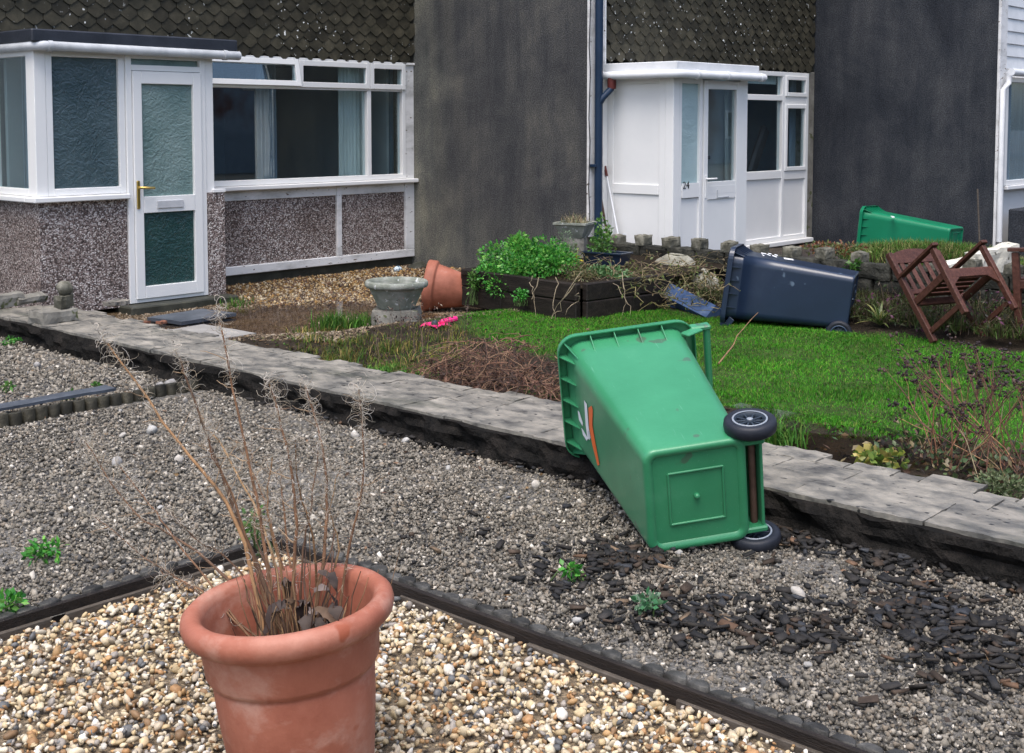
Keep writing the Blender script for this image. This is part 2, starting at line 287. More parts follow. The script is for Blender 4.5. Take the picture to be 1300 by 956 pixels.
def water_film():
    m, nt, b = newmat('puddle_water'); L = nt.links
    t = nt.nodes.new('ShaderNodeBsdfTransparent'); t.inputs[0].default_value = (.80, .74, .64, 1)
    g = nt.nodes.new('ShaderNodeBsdfGlossy'); g.inputs['Roughness'].default_value = .04
    f = nt.nodes.new('ShaderNodeFresnel'); f.inputs['IOR'].default_value = 1.38
    v = coords(nt); n = nd(nt, 'ShaderNodeTexNoise', Scale=5.0, Detail=2.0); L.new(v, n.inputs['Vector'])
    bp = nd(nt, 'ShaderNodeBump', Strength=.06, Distance=.01); L.new(n.outputs[0], bp.inputs['Height'])
    L.new(bp.outputs[0], g.inputs['Normal']); L.new(bp.outputs[0], f.inputs['Normal'])
    mx = nt.nodes.new('ShaderNodeMixShader'); L.new(f.outputs[0], mx.inputs[0]); L.new(t.outputs[0], mx.inputs[1]); L.new(g.outputs[0], mx.inputs[2])
    L.new(mx.outputs[0], nt.nodes['Material Output'].inputs['Surface']); return m
MT['water'] = water_film()

# ------------------------------------------------------------------ mesh helpers
def link(o, parent=None):
    COL.objects.link(o)
    if parent is not None: o.parent = parent
    return o
def tag(o, label, cat, group=None):
    o['label'] = label; o['category'] = cat
    if group: o['group'] = group
    return o
def struct(o): o['kind'] = 'structure'; return o
def stuff(o): o['kind'] = 'stuff'; return o
def empty(name, loc=(0, 0, 0), rot=None, parent=None):
    o = bpy.data.objects.new(name, None); o.empty_display_size = .1; o.location = Vector(loc)
    if rot is not None: o.rotation_euler = rot
    return link(o, parent)
def np_mesh(name, V, F, mat, col=None, smooth=False):
    V = np.asarray(V, np.float32).reshape(-1, 3); F = np.asarray(F, np.int32)
    k = F.shape[1]; me = bpy.data.meshes.new(name)
    me.vertices.add(len(V)); me.vertices.foreach_set('co', V.ravel())
    me.loops.add(F.size); me.loops.foreach_set('vertex_index', F.ravel())
    me.polygons.add(len(F)); me.polygons.foreach_set('loop_start', np.arange(0, F.size, k, dtype=np.int32))
    me.polygons.foreach_set('loop_total', np.full(len(F), k, np.int32))
    if smooth: me.polygons.foreach_set('use_smooth', np.ones(len(F), bool))
    if col is not None:
        a = me.color_attributes.new('col', 'FLOAT_COLOR', 'POINT')
        c = np.ones((len(V), 4), np.float32); c[:, :3] = col; a.data.foreach_set('color', c.ravel())
    me.update(calc_edges=True); me.materials.append(MT[mat] if isinstance(mat, str) else mat); return me
def np_obj(name, V, F, mat, parent=None, col=None, smooth=False):
    return link(bpy.data.objects.new(name, np_mesh(name, V, F, mat, col, smooth)), parent)
class MB:
    def __init__(s): s.v = []; s.f = []; s.sm = []
    def add(s, V, F, smooth=False):
        n = len(s.v); s.v += [tuple(map(float, p)) for p in V]; s.f += [tuple(i + n for i in f) for f in F]; s.sm += [smooth] * len(F); return s
    def box(s, x0, x1, y0, y1, z0, z1, bev=0.0):
        if bev <= 0:
            V = [(x, y, z) for z in (z0, z1) for y in (y0, y1) for x in (x0, x1)]
            return s.add(V, [(0, 2, 3, 1), (4, 5, 7, 6), (0, 1, 5, 4), (2, 6, 7, 3), (0, 4, 6, 2), (1, 3, 7, 5)])
        b = min(bev, (x1 - x0) * .45, (y1 - y0) * .45, (z1 - z0) * .45); V = []; idx = {}
        def vid(p):
            if p not in idx: idx[p] = len(V); V.append(p)
            return idx[p]
        X = (x0, x1); Y = (y0, y1); Z = (z0, z1); sg = (1, -1)
        def c(i, j, k, ax):   # corner i,j,k displaced inward on the two axes other than ax
            p = [X[i], Y[j], Z[k]]; d = (sg[i] * b, sg[j] * b, sg[k] * b)
            for a in range(3):
                if a != ax: p[a] += d[a]
            return vid(tuple(round(q, 6) for q in p))
        F = []
        for ax, q in ((0, [(0, 0), (1, 0), (1, 1), (0, 1)]),):
            for i in (0, 1):
                f = [c(i, j, k, 0) for j, k in q]; F.append(f if i else f[::-1])
                f = [c(j, i, k, 1) for j, k in q]; F.append(f[::-1] if i else f)
                f = [c(j, k, i, 2) for j, k in q]; F.append(f if i else f[::-1])
        for a in (0, 1):
            for e in (0, 1):
                F.append([c(0, a, e, 1), c(1, a, e, 1), c(1, a, e, 2), c(0, a, e, 2)])
                F.append([c(a, 0, e, 0), c(a, 1, e, 0), c(a, 1, e, 2), c(a, 0, e, 2)])
                F.append([c(a, e, 0, 0), c(a, e, 1, 0), c(a, e, 1, 1), c(a, e, 0, 1)])
        for i in (0, 1):
            for j in (0, 1):
                for k in (0, 1): F.append([c(i, j, k, 0), c(i, j, k, 1), c(i, j, k, 2)])
        # fix winding outward
        ctr = np.array([(x0 + x1) / 2, (y0 + y1) / 2, (z0 + z1) / 2]); out = []
        for f in F:
            P = np.array([V[i] for i in f]); n = np.cross(P[1] - P[0], P[2] - P[0])
            out.append(f if n @ (P.mean(0) - ctr) > 0 else f[::-1])
        return s.add(V, out)
    def beam(s, a, b, w, h, up=(0, 0, 1), bev=0.004):
        """rectangular bar from a to b; w across, h along up"""
        a = np.array(a, float); b = np.array(b, float); d = b - a; L = np.linalg.norm(d); d /= L
        up = np.array(up, float); x = np.cross(up, d); x /= np.linalg.norm(x); u = np.cross(d, x)
        t = MB().box(-w / 2, w / 2, 0, L, -h / 2, h / 2, bev)
        V = [a + x * p[0] + d * p[1] + u * p[2] for p in t.v]
        # x cross d must equal u handed: basis (x,d,u) -> determinant
        if np.dot(np.cross(x, d), u) < 0: t.f = [f[::-1] for f in t.f]
        return s.add(V, t.f)
    def tube(s, pts, r, n=8, cap=True, smooth=True):
        P = [np.array(p, float) for p in pts]; k = len(P); R = r if hasattr(r, '__len__') else [r] * k
        ref = np.array([0.13, 0.31, 0.94]); V = []; F = []
        for i in range(k):
            d = P[min(i + 1, k - 1)] - P[max(i - 1, 0)]; d /= (np.linalg.norm(d) + 1e-12)
            if abs(d @ ref) > .95: ref = np.array([.9, .3, .1])
            x = np.cross(ref, d); x /= np.linalg.norm(x); y = np.cross(d, x)
            for j in range(n):
                a = 2 * math.pi * j / n; V.append(P[i] + (x * math.cos(a) + y * math.sin(a)) * R[i])
        for i in range(k - 1):
            for j in range(n):
                F.append((i * n + j, i * n + (j + 1) % n, (i + 1) * n + (j + 1) % n, (i + 1) * n + j))
        s.add(V, F, smooth)
        if cap:
            s.add(V[:n], [tuple(range(n))[::-1]]); s.add(V[-n:], [tuple(range(n))])
        return s
    def lathe(s, prof, n=40, c=(0, 0), smooth=True, wob=0.0):
        V = []; F = []
        for (r, z) in prof:
            for j in range(n):
                a = 2 * math.pi * j / n; rr = r * (1 + wob * math.sin(8 * a)); V.append((c[0] + rr * math.cos(a), c[1] + rr * math.sin(a), z))
        for i in range(len(prof) - 1):
            for j in range(n): F.append((i * n + j, i * n + (j + 1) % n, (i + 1) * n + (j + 1) % n, (i + 1) * n + j))
        return s.add(V, F, smooth)
    def loft(s, rings, smooth=False, cap0=False, cap1=False):
        n = len(rings[0]); V = [p for r in rings for p in r]; F = []
        for i in range(len(rings) - 1):
            for j in range(n): F.append((i * n + j, i * n + (j + 1) % n, (i + 1) * n + (j + 1) % n, (i + 1) * n + j))
        s.add(V, F, smooth)
        if cap0: s.add(rings[0], [tuple(range(n))[::-1]])
        if cap1: s.add(rings[-1], [tuple(range(n))])
        return s
    def mesh(s, name, mat):
        me = bpy.data.meshes.new(name); me.from_pydata(s.v, [], s.f)
        me.polygons.foreach_set('use_smooth', s.sm); me.update(); me.materials.append(MT[mat] if isinstance(mat, str) else mat); return me
    def obj(s, name, mat, parent=None): return link(bpy.data.objects.new(name, s.mesh(name, mat)), parent)
def bx(name, mat, parent, x0, x1, y0, y1, z0, z1, bev=.004): return MB().box(min(x0, x1), max(x0, x1), min(y0, y1), max(y0, y1), min(z0, z1), max(z0, z1), bev).obj(name, mat, parent)
def copy_to(o, loc, parent=None, rot=None, scale=None):
    c = o.copy(); COL.objects.link(c)
    c.parent = parent if parent is not None else o.parent
    c.location = Vector(loc)
    if rot is not None: c.rotation_euler = rot
    if scale is not None: c.scale = scale
    return c
def rough_box(x0, x1, y0, y1, z0, z1, cell=.06, amp=.01, fr=7.0, seed=0, keep=(), oct=3):
    """subdivided box with every face shaken by one continuous noise"""
    nx, ny, nz = [max(1, int(round((b - a) / cell))) for a, b in ((x0, x1), (y0, y1), (z0, z1))]
    idx = {}; V = []; F = []
    def vid(i, j, k):
        if (i, j, k) not in idx:
            p = Vector((x0 + (x1 - x0) * i / nx, y0 + (y1 - y0) * j / ny, z0 + (z1 - z0) * k / nz))
            q = p * fr + Vector((seed * 3.1, seed * 1.7, 0)); d = noise.turbulence_vector(q, oct, False) * amp
            edge = sum((i in (0, nx), j in (0, ny), k in (0, nz)))
            ctr = Vector(((x0 + x1) / 2, (y0 + y1) / 2, (z0 + z1) / 2))
            if edge >= 2: d += (ctr - p).normalized() * amp * .8
            if 'z0' in keep and k == 0: d.z = 0
            idx[(i, j, k)] = len(V); V.append(p + d)
        return idx[(i, j, k)]
    for i in range(nx):
        for j in range(ny):
            F.append((vid(i, j, nz), vid(i + 1, j, nz), vid(i + 1, j + 1, nz), vid(i, j + 1, nz)))
            F.append((vid(i, j, 0), vid(i, j + 1, 0), vid(i + 1, j + 1, 0), vid(i + 1, j, 0)))
    for i in range(nx):
        for k in range(nz):
            F.append((vid(i, 0, k), vid(i + 1, 0, k), vid(i + 1, 0, k + 1), vid(i, 0, k + 1)))
            F.append((vid(i, ny, k), vid(i, ny, k + 1), vid(i + 1, ny, k + 1), vid(i + 1, ny, k)))
    for j in range(ny):
        for k in range(nz):
            F.append((vid(0, j, k), vid(0, j, k + 1), vid(0, j + 1, k + 1), vid(0, j + 1, k)))
            F.append((vid(nx, j, k), vid(nx, j + 1, k), vid(nx, j + 1, k + 1), vid(nx, j, k + 1)))
    m = MB(); m.add(V, F, False); return m
def rock(c, sx, sy, sz, amp=.25, fr=1.6, seed=0, cuts=3):
    import bmesh
    bm = bmesh.new(); bmesh.ops.create_icosphere(bm, subdivisions=cuts, radius=1)
    V = []
    for v in bm.verts:
        p = v.co.copy(); d = 1 + amp * noise.noise(p * fr + Vector((seed * 5.3, 0, 0))) + amp * .35 * noise.noise(p * fr * 3 + Vector((0, seed * 2.3, 0)))
        p *= d; V.append((c[0] + p.x * sx, c[1] + p.y * sy, c[2] + p.z * sz))
    F = [[w.index for w in f.verts] for f in bm.faces]; bm.free()
    m = MB(); m.add(V, F, True); return m
def ico(sub=0):
    t = (1 + 5 ** .5) / 2
    v = np.array([(-1, t, 0), (1, t, 0), (-1, -t, 0), (1, -t, 0), (0, -1, t), (0, 1, t), (0, -1, -t), (0, 1, -t), (t, 0, -1), (t, 0, 1), (-t, 0, -1), (-t, 0, 1)], float)
    f = [(0, 11, 5), (0, 5, 1), (0, 1, 7), (0, 7, 10), (0, 10, 11), (1, 5, 9), (5, 11, 4), (11, 10, 2), (10, 7, 6), (7, 1, 8), (3, 9, 4), (3, 4, 2), (3, 2, 6), (3, 6, 8), (3, 8, 9), (4, 9, 5), (2, 4, 11), (6, 2, 10), (8, 6, 7), (9, 8, 1)]
    v /= np.linalg.norm(v[0])
    for _ in range(sub):
        vl = v.tolist(); cache = {}; nf = []
        def mid(a, b):
            k = (min(a, b), max(a, b))
            if k not in cache:
                m = (np.array(vl[a]) + np.array(vl[b])); m /= np.linalg.norm(m); cache[k] = len(vl); vl.append(m.tolist())
            return cache[k]
        for a, b, c in f:
            ab, bc, ca = mid(a, b), mid(b, c), mid(c, a); nf += [(a, ab, ca), (b, bc, ab), (c, ca, bc), (ab, bc, ca)]
        f = nf; v = np.array(vl)
    return v, np.array(f)
def blob(kind):
    if kind == 'cube': 
        v = np.array([(x, y, z) for z in (-1, 1) for y in (-1, 1) for x in (-1, 1)], float) / 1.55
        q = [(0, 2, 3, 1), (4, 5, 7, 6), (0, 1, 5, 4), (2, 6, 7, 3), (0, 4, 6, 2), (1, 3, 7, 5)]
        return v, np.array([t for a, b, c, d in q for t in ((a, b, c), (a, c, d))])
    v = [(1, 0, 0), (-1, 0, 0), (0, 1, 0), (0, -1, 0), (0, 0, 1), (0, 0, -1)]
    f = [(0, 2, 4), (2, 1, 4), (1, 3, 4), (3, 0, 4), (2, 0, 5), (1, 2, 5), (3, 1, 5), (0, 3, 5)]
    if kind == 'octa2':
        v = [list(p) for p in v]; cache = {}; nf = []
        def mid(a, b):
            k = (min(a, b), max(a, b))
            if k not in cache:
                m = np.array(v[a], float) + np.array(v[b], float); m /= np.linalg.norm(m); cache[k] = len(v); v.append(m.tolist())
            return cache[k]
        for a, b, c in f:
            ab, bc, ca = mid(a, b), mid(b, c), mid(c, a); nf += [(a, ab, ca), (b, bc, ab), (c, ca, bc), (ab, bc, ca)]
        f = nf
    return np.array(v, float), np.array(f)
def rand_rot(n, tilt=1.0):
    q = rng.normal(size=(n, 4)); q[:, 1:3] *= tilt; q /= np.linalg.norm(q, axis=1)[:, None]
    w, x, y, z = q.T
    return np.stack([np.stack([1 - 2 * (y * y + z * z), 2 * (x * y - z * w), 2 * (x * z + y * w)], 1),
                     np.stack([2 * (x * y + z * w), 1 - 2 * (x * x + z * z), 2 * (y * z - x * w)], 1),
                     np.stack([2 * (x * z - y * w), 2 * (y * z + x * w), 1 - 2 * (x * x + y * y)], 1)], 1)
def stones(P, size, pal, sub=0, flat=.62, jit=.22, spread=.45, tilt=.6, pw=None):
    """one chunk of geometry for many loose stones; returns V,F,C"""
    n = len(P); bv, bf = blob(sub) if isinstance(sub, str) else ico(sub); k = len(bv)
    s = size * np.exp(rng.normal(0, spread, n)); s = np.clip(s, size * .45, size * 2.4)
    sc = np.stack([rng.uniform(.75, 1.3, n), rng.uniform(.65, 1.0, n), rng.uniform(flat * .7, flat * 1.25, n)], 1)
    V = bv[None] * (1 + rng.normal(0, jit, (n, k, 1)).clip(-.45, .5)) * sc[:, None, :] * s[:, None, None]
    V = np.einsum('nij,nkj->nki', rand_rot(n, tilt), V) + P[:, None, :]
    F = (bf[None] + (np.arange(n) * k)[:, None, None]).reshape(-1, 3)
    pal = np.array(pal); C = pal[rng.choice(len(pal), n, p=pw)] * rng.uniform(.8, 1.2, (n, 1))
    return V.reshape(-1, 3), F, np.repeat(C, k, 0)
def leaves(P, D, size, pal, aspect=.45, droop=.3, up=None):
    """folded leaf blades: P base points, D directions; 6 verts 4 tris each"""
    n = len(P); D = D / np.linalg.norm(D, axis=1)[:, None]
    r = rng.normal(size=(n, 3)); S = np.cross(D, r); S /= np.linalg.norm(S, axis=1)[:, None]; N = np.cross(S, D)
    L = size * rng.uniform(.6, 1.3, n)[:, None]; W = L * aspect
    a = P; t = P + D * L - np.array([0, 0, 1]) * L * droop * .6; m = P + D * L * .5 + N * L * .06 - np.array([0, 0, 1]) * L * droop * .15
    l = m + S * W * .5 - N * L * .08; q = m - S * W * .5 - N * L * .08
    V = np.stack([a, l, m, q, t], 1).reshape(-1, 3); b = (np.arange(n) * 5)[:, None]
    F = np.concatenate([b + np.array([0, 2, 1]), b + np.array([0, 3, 2]), b + np.array([1, 2, 4]), b + np.array([2, 3, 4])])
    pal = np.array(pal); C = pal[rng.integers(0, len(pal), n)] * rng.uniform(.7, 1.3, (n, 1))
    return V, F, np.repeat(C, 5, 0)
def blades(P, h, w, pal, lean=.35, curl=.5):
    """grass blades: 5 verts, 3 tris"""
    n = len(P); a = rng.uniform(0, 2 * np.pi, n); d = np.stack([np.cos(a), np.sin(a), np.zeros(n)], 1); s = np.stack([-np.sin(a), np.cos(a), np.zeros(n)], 1)
    H = (h * rng.uniform(.5, 1.25, n))[:, None]; ln = rng.uniform(0, lean * 2, n)[:, None]; W = w * rng.uniform(.7, 1.3, n)[:, None]
    m = P + np.array([0, 0, 1]) * H * .55 + d * H * ln * .35; t = P + np.array([0, 0, 1]) * H * (1 - curl * ln * .5) + d * H * ln
    V = np.stack([P - s * W * .5, P + s * W * .5, m - s * W * .4, m + s * W * .4, t], 1).reshape(-1, 3); b = (np.arange(n) * 5)[:, None]
    F = np.concatenate([b + np.array([0, 1, 3]), b + np.array([0, 3, 2]), b + np.array([2, 3, 4])])
    pal = np.array(pal); C = pal[rng.integers(0, len(pal), n)] * rng.uniform(.7, 1.3, (n, 1))
    return V, F, np.repeat(C, 5, 0)
def join(parts):
    V = []; F = []; C = []; n = 0
    for v, f, c in parts: V.append(v); F.append(f + n); C.append(c); n += len(v)
    return np.concatenate(V), np.concatenate(F), np.concatenate(C)
def twig_np(paths, radii, cols, n=5):
    """many tapered tubes with colour; paths list of (k,3)"""
    V = []; F = []; C = []; off = 0
    for p, r, c in zip(paths, radii, cols):
        m = MB(); k = len(p); R = np.linspace(r, r * .35, k); m.tube(p, list(R), n, cap=False)
        v = np.array(m.v); f = np.array(m.f); V.append(v); F.append(np.concatenate([f[:, [0, 1, 2]], f[:, [0, 2, 3]]]) + off); C.append(np.tile(np.array(c) * rng.uniform(.75, 1.25), (len(v), 1))); off += len(v)
    return np.concatenate(V), np.concatenate(F), np.concatenate(C)
def wander(a, b, k=6, amp=.05):
    a = np.array(a, float); b = np.array(b, float); t = np.linspace(0, 1, k)[:, None]
    p = a + (b - a) * t; w = np.cumsum(rng.normal(0, amp, (k, 3)), 0); w -= w[0]; w -= t * w[-1]; return p + w

# ------------------------------------------------------------------ layout constants
WX0, WX1, WTOP = 4.36, 4.97, .135       # low stone wall
YW = 10.8                                # left house front
YP = 9.95                                # left porch front
X24, Y24, YP24 = 10.1, 8.18, 7.33        # number 24
X3, Y3 = 14.77, 5.79                     # third house
#SECTIONS
# ================================================================== GROUND
def fbm(x, y, s, seed=0):
    return np.array([noise.noise(Vector((a * s + seed, b * s - seed, seed * 1.3))) for a, b in zip(np.ravel(x), np.ravel(y))]).reshape(np.shape(x))
def grid(name, x0, x1, y0, y1, step, hf, cf, mat):
    xs = np.linspace(x0, x1, int((x1 - x0) / step) + 1); ys = np.linspace(y0, y1, int((y1 - y0) / step) + 1)
    X, Y = np.meshgrid(xs, ys); Z = hf(X, Y); nx = len(xs)
    V = np.stack([X, Y, Z], -1).reshape(-1, 3); i = np.arange(len(ys) - 1)[:, None] * nx + np.arange(nx - 1)[None]
    F = np.stack([i, i + 1, i + nx + 1, i + nx], -1).reshape(-1, 4)
    return np_obj(name, V, F, mat, None, cf(X, Y).reshape(-1, 3), True)
g = np_obj('ground', [(-300, -300, -.2), (300, -300, -.2), (300, 300, -.2), (-300, 300, -.2)], [(0, 1, 2, 3)], surf('far_ground', [(.3, (.05, .05, .05)), (.7, (.08, .078, .07))], 3, rough=.9, kind='Object'))
struct(g)
def lerp(a, b, t): return np.array(a) * (1 - t[..., None]) + np.array(b) * t[..., None]
def sst(a, b, x): t = np.clip((x - a) / (b - a), 0, 1); return t * t * (3 - 2 * t)

# grey gravel bed in front of the low wall, and the golden pebble corner
def h_grey(X, Y): return -.022 + .012 * fbm(X, Y, 1.3, 3) + .006 * fbm(X, Y, 6, 5)
gb = grid('gravel_bed', -4.0, WX0 + .04, -3.0, 9.62, .08, h_grey, lambda X, Y: lerp((.11, .103, .092), (.18, .168, .15), .5 + .5 * fbm(X, Y, 2, 1)), 'gravbase'); struct(gb)
KX, KY = 2.92, 3.88                    # corner of the log edging round the golden pebbles

# the garden beyond the wall: border soil, lawn, forecourt, back bed
def lawn_near(Y): return np.where(Y > 3.2, 5.72 + (Y - 3.2) * .30, 5.72 + (3.2 - Y) * .32)
def h_gard(X, Y):
    n1 = fbm(X, Y, 1.1, 9); n2 = fbm(X, Y, 4.5, 2)
    z = .0 + .02 * n1 + .012 * n2
    bord = 1 - sst(5.55, 6.2, X); z += bord * (.035 + .025 * n1 + .02 * n2)
    pud = np.exp(-(((X - 5.32) / .34) ** 2 + ((Y - 3.02) / .42) ** 2)); z -= pud * .07
    fore = sst(7.35, 7.9, Y + .35 * (X - 6.0) * (X < 8) * .3) * (1 - sst(9.2, 10.2, X) * 0); z = z * (1 - fore) + fore * (-.088 + .022 * n1 + .010 * n2)
    z += fore * sst(9.0, 10.2, Y) * .03
    back = sst(8.7, 9.5, X) * (1 - fore); z += back * (.10 + .04 * n2)
    return z
def c_gard(X, Y):
    n = .5 + .5 * fbm(X, Y, 3, 4)
    soil = lerp((.016, .012, .008), (.045, .034, .024), n)
    lawn = lerp((.03, .05, .012), (.05, .08, .02), n)
    gold = lerp((.06, .038, .018), (.12, .08, .04), n)
    wet = lerp((.14, .10, .064), (.24, .18, .12), n)
    ml = (sst(-.08, .1, X - lawn_near(Y)) * (1 - sst(8.7, 8.85, X)) * (1 - sst(7.5, 7.8, Y)))[..., None]
    fore = sst(7.35, 7.9, Y)[..., None]; gd = sst(8.7, 9.3, Y + .15 * (X - 7))[..., None]
    c = soil * (1 - ml) + lawn * ml; f = wet * (1 - gd) + gold * gd
    return c * (1 - fore) + f * fore
gs = grid('garden_soil', WX1 - .06, 10.12, -1.0, 10.9, .05, h_gard, c_gard, 'soil'); struct(gs)
def h24(X, Y): return .05 + .03 * fbm(X, Y, 1.5, 6)
g24 = grid('neighbour_garden', 10.15, 24, -1.0, 8.3, .12, h24, lambda X, Y: lerp((.035, .03, .034), (.08, .066, .05), .5 + .5 * fbm(X, Y, 2, 8)), 'soil'); struct(g24)

# puddles
pw = np_obj('puddle_water', [(WX1 + .02, 2.45, .034), (6.0, 2.45, .034), (6.0, 3.75, .034), (WX1 + .02, 3.75, .034)], [(0, 1, 2, 3)], 'water'); struct(pw)
pw = np_obj('forecourt_water', [(5.25, 6.9, -.066), (7.6, 6.9, -.066), (7.6, 9.35, -.066), (5.25, 9.35, -.066)], [(0, 1, 2, 3)], 'water'); struct(pw)

# ---- loose stones (stuff)
def hz(f, x, y): return f(x, y)
def scatter(n, x0, x1, y0, y1): return rng.uniform(x0, x1, n), rng.uniform(y0, y1, n)
def in_view(x, y, z=0.0, pad=40):
    d = np.stack([x, y, np.zeros_like(x) + z - CAMH], -1); zz = d @ cam_f
    u = CX + FPX * (d @ cam_r) / zz; v = CY - FPX * (d @ cam_u) / zz
    return (zz > .5) & (u > -pad * 6) & (u < 1300 + pad * 16) & (v < 956 + pad * 6)
GREY = [(.098, .088, .072), (.155, .139, .113), (.211, .188, .154), (.275, .246, .201), (.189, .157, .120), (.063, .061, .059), (.343, .309, .262), (.549, .503, .431)]
GW = np.array([.17, .2, .2, .15, .12, .08, .06, .02]); GW /= GW.sum()
chunks = []
for (x0, x1, y0, y1, dens, size, sub) in ((KX + .04, WX0 + .02, 1.15, 4.2, 7800, .0066, 'cube'), (KX + .04, WX0 + .02, -.3, 1.15, 4200, .0085, 'cube'), (.6, WX0 + .02, KY + .05, 6.42, 5600, .0072, 'cube'), (1.6, WX0 + .02, 6.5, 9.55, 2800, .0095, 'cube')):
    n = int(dens * (x1 - x0) * (y1 - y0)); x, y = scatter(n, x0, x1, y0, y1)
    ok = in_view(x, y) & ~((x < KX + .04) & (y < KY + .05)); x, y = x[ok], y[ok]
    z = np.interp(rng.random(len(x)), [0, 1], [-.006, .010]) - .018 + .012 * np.sin(x * 5) * np.cos(y * 4.3) * .5
    chunks.append(stones(np.stack([x, y, z], 1), size, GREY, sub, pw=GW, spread=.36))
# a few bigger paler stones
x, y = scatter(110, .8, WX0 - .05, 1.2, 8.8); ok = ~((x < KX + .08) & (y < KY + .08)); x, y = x[ok], y[ok]
chunks.append(stones(np.stack([x, y, np.zeros(len(x)) - .006], 1), .015, [(.36, .35, .33), (.26, .25, .24), (.17, .18, .20), (.42, .39, .35)], 1, jit=.12))
V, F, C = join(chunks); stuff(tag(np_obj('grey_gravel', V, F, 'stuffcol', None, C), 'loose grey gravel chippings covering the front plot', 'gravel'))
GOLD = [(.414, .253, .115), (.483, .368, .207), (.540, .448, .299), (.333, .184, .081), (.575, .506, .391), (.230, .138, .069), (.115, .115, .115), (.460, .380, .276), (.667, .621, .540), (.299, .265, .230), (.506, .402, .241), (.552, .483, .356), (.529, .437, .299), (.494, .380, .230)]
x, y = scatter(24000, .55, KX - .07, .9, KY - .07); ok = in_view(x, y); x, y = x[ok], y[ok]
z = -.034 + rng.uniform(-.006, .010, len(x))
V, F, C = stones(np.stack([x, y, z], 1), .0088, GOLD, 'octa2', flat=.55, jit=.10, spread=.34, tilt=.45)
stuff(tag(np_obj('golden_gravel', V, F, 'pebcol', None, C, True), 'rounded golden and white pebbles around the big terracotta pot', 'gravel'))
pb = grid('pebble_bed', -4.0, KX - .02, -3.0, KY - .02, .2, lambda X, Y: -.047 + 0 * X, lambda X, Y: lerp((.16, .12, .075), (.26, .2, .13), .5 + .5 * fbm(X, Y, 5, 4)), 'gravbase'); struct(pb)
gb_cut = gb.data
# keep the grey bed off the pebble corner
import bmesh as _b
bm = _b.new(); bm.from_mesh(gb_cut); _b.ops.delete(bm, geom=[v for v in bm.verts if v.co.x < KX - .06 and v.co.y < KY - .06], context='VERTS'); bm.to_mesh(gb_cut); bm.free()

# forecourt golden chippings by the house and wet brown fines
x, y = scatter(13000, 6.9, 10.08, 8.6, 10.72); ok = (y > 8.95 + .25 * np.sin(x * 2.1) + .12 * rng.normal(size=len(x))); x, y = x[ok], y[ok]
z = h_gard(x, y) + .006
V, F, C = stones(np.stack([x, y, z], 1), .0115, [(.17, .10, .035), (.25, .15, .055), (.11, .06, .034), (.33, .25, .14), (.07, .045, .034), (.38, .32, .23)], 'octa')
a1 = (V, F, C)
x, y = scatter(26000, 5.02, 8.0, 7.0, 9.9); z = h_gard(x, y) + .002; ok = (y > 7.25 + .2 * np.sin(x * 3)) & ((z > -.084) | (rng.random(len(x)) < .2)); x, y, z = x[ok], y[ok], z[ok]
a2 = stones(np.stack([x, y, z], 1), .0085, [(.12, .085, .052), (.17, .125, .08), (.22, .17, .115), (.075, .052, .034), (.28, .23, .17)], 'octa')
V, F, C = join([a1, a2]); stuff(tag(np_obj('forecourt_gravel', V, F, 'stuffcol', None, C), 'wet golden brown gravel under the wide front window', 'gravel'))

# dark bark and slate chips
cl = [(G(790, 705), .15, 150), (G(1030, 680), .18, 120), (G(1140, 705), .22, 150), (G(1170, 775), .24, 210), (G(850, 775), .2, 100), (G(700, 700), .2, 20), (G(960, 790), .3, 50), (G(1230, 830), .3, 150), (G(1020, 800), .2, 60), (G(750, 740), .2, 30)]
P = []
for c, s, n in cl:
    k = rng.normal(0, 1, (n, 2)) * np.array([s * .5, s * .5]); P.append(np.stack([c[0] + k[:, 0], c[1] + k[:, 1], rng.uniform(-.008, .008, n)], 1))
x, y = scatter(110, KX + .05, WX0 - .03, .9, 3.6); P.append(np.stack([x, y, rng.uniform(-.008, .004, len(x))], 1))
y = rng.uniform(.8, 6.0, 260); P.append(np.stack([WX0 - np.abs(rng.normal(0, .05, 260)) - .01, y, rng.uniform(-.01, .005, 260)], 1))
P = np.concatenate(P); ok = (P[:, 0] < WX0 - .02) & (P[:, 0] > KX + .06); P = P[ok]; n = len(P)
a = rng.uniform(0, np.pi, n); d = np.stack([np.cos(a), np.sin(a), rng.normal(0, .12, n)], 1); s_ = np.stack([-np.sin(a), np.cos(a), rng.normal(0, .3, n)], 1); s_ /= np.linalg.norm(s_, axis=1)[:, None]
u_ = np.cross(d, s_); L = (rng.uniform(.009, .032, n))[:, None]; W = L * rng.uniform(.25, .55, (n, 1)); T = np.full((n, 1), .004)
cor = [(-1, -.8, -1), (.9, -1, -1), (1, .9, -1), (-.8, 1, -1), (-1, -.8, 1), (.9, -1, 1), (1, .9, 1), (-.8, 1, 1)]
V = np.stack([P + d * L * a_ + s_ * W * b_ + u_ * T * c_ + np.array([0, 0, .004]) for a_, b_, c_ in cor], 1)
V += rng.normal(0, .0022, V.shape)
q = np.array([(0, 3, 2), (0, 2, 1), (4, 5, 6), (4, 6, 7), (0, 1, 5), (0, 5, 4), (1, 2, 6), (1, 6, 5), (2, 3, 7), (2, 7, 6), (3, 0, 4), (3, 4, 7)])
F = (q[None] + (np.arange(n) * 8)[:, None, None]).reshape(-1, 3)
pal = np.array([(.018, .017, .017), (.028, .025, .023), (.05, .035, .025), (.022, .019, .016), (.036, .038, .043), (.11, .065, .04), (.20, .14, .09)])
C = pal[rng.choice(7, n, p=[.30, .26, .13, .19, .09, .025, .005])] * rng.uniform(.7, 1.3, (n, 1))
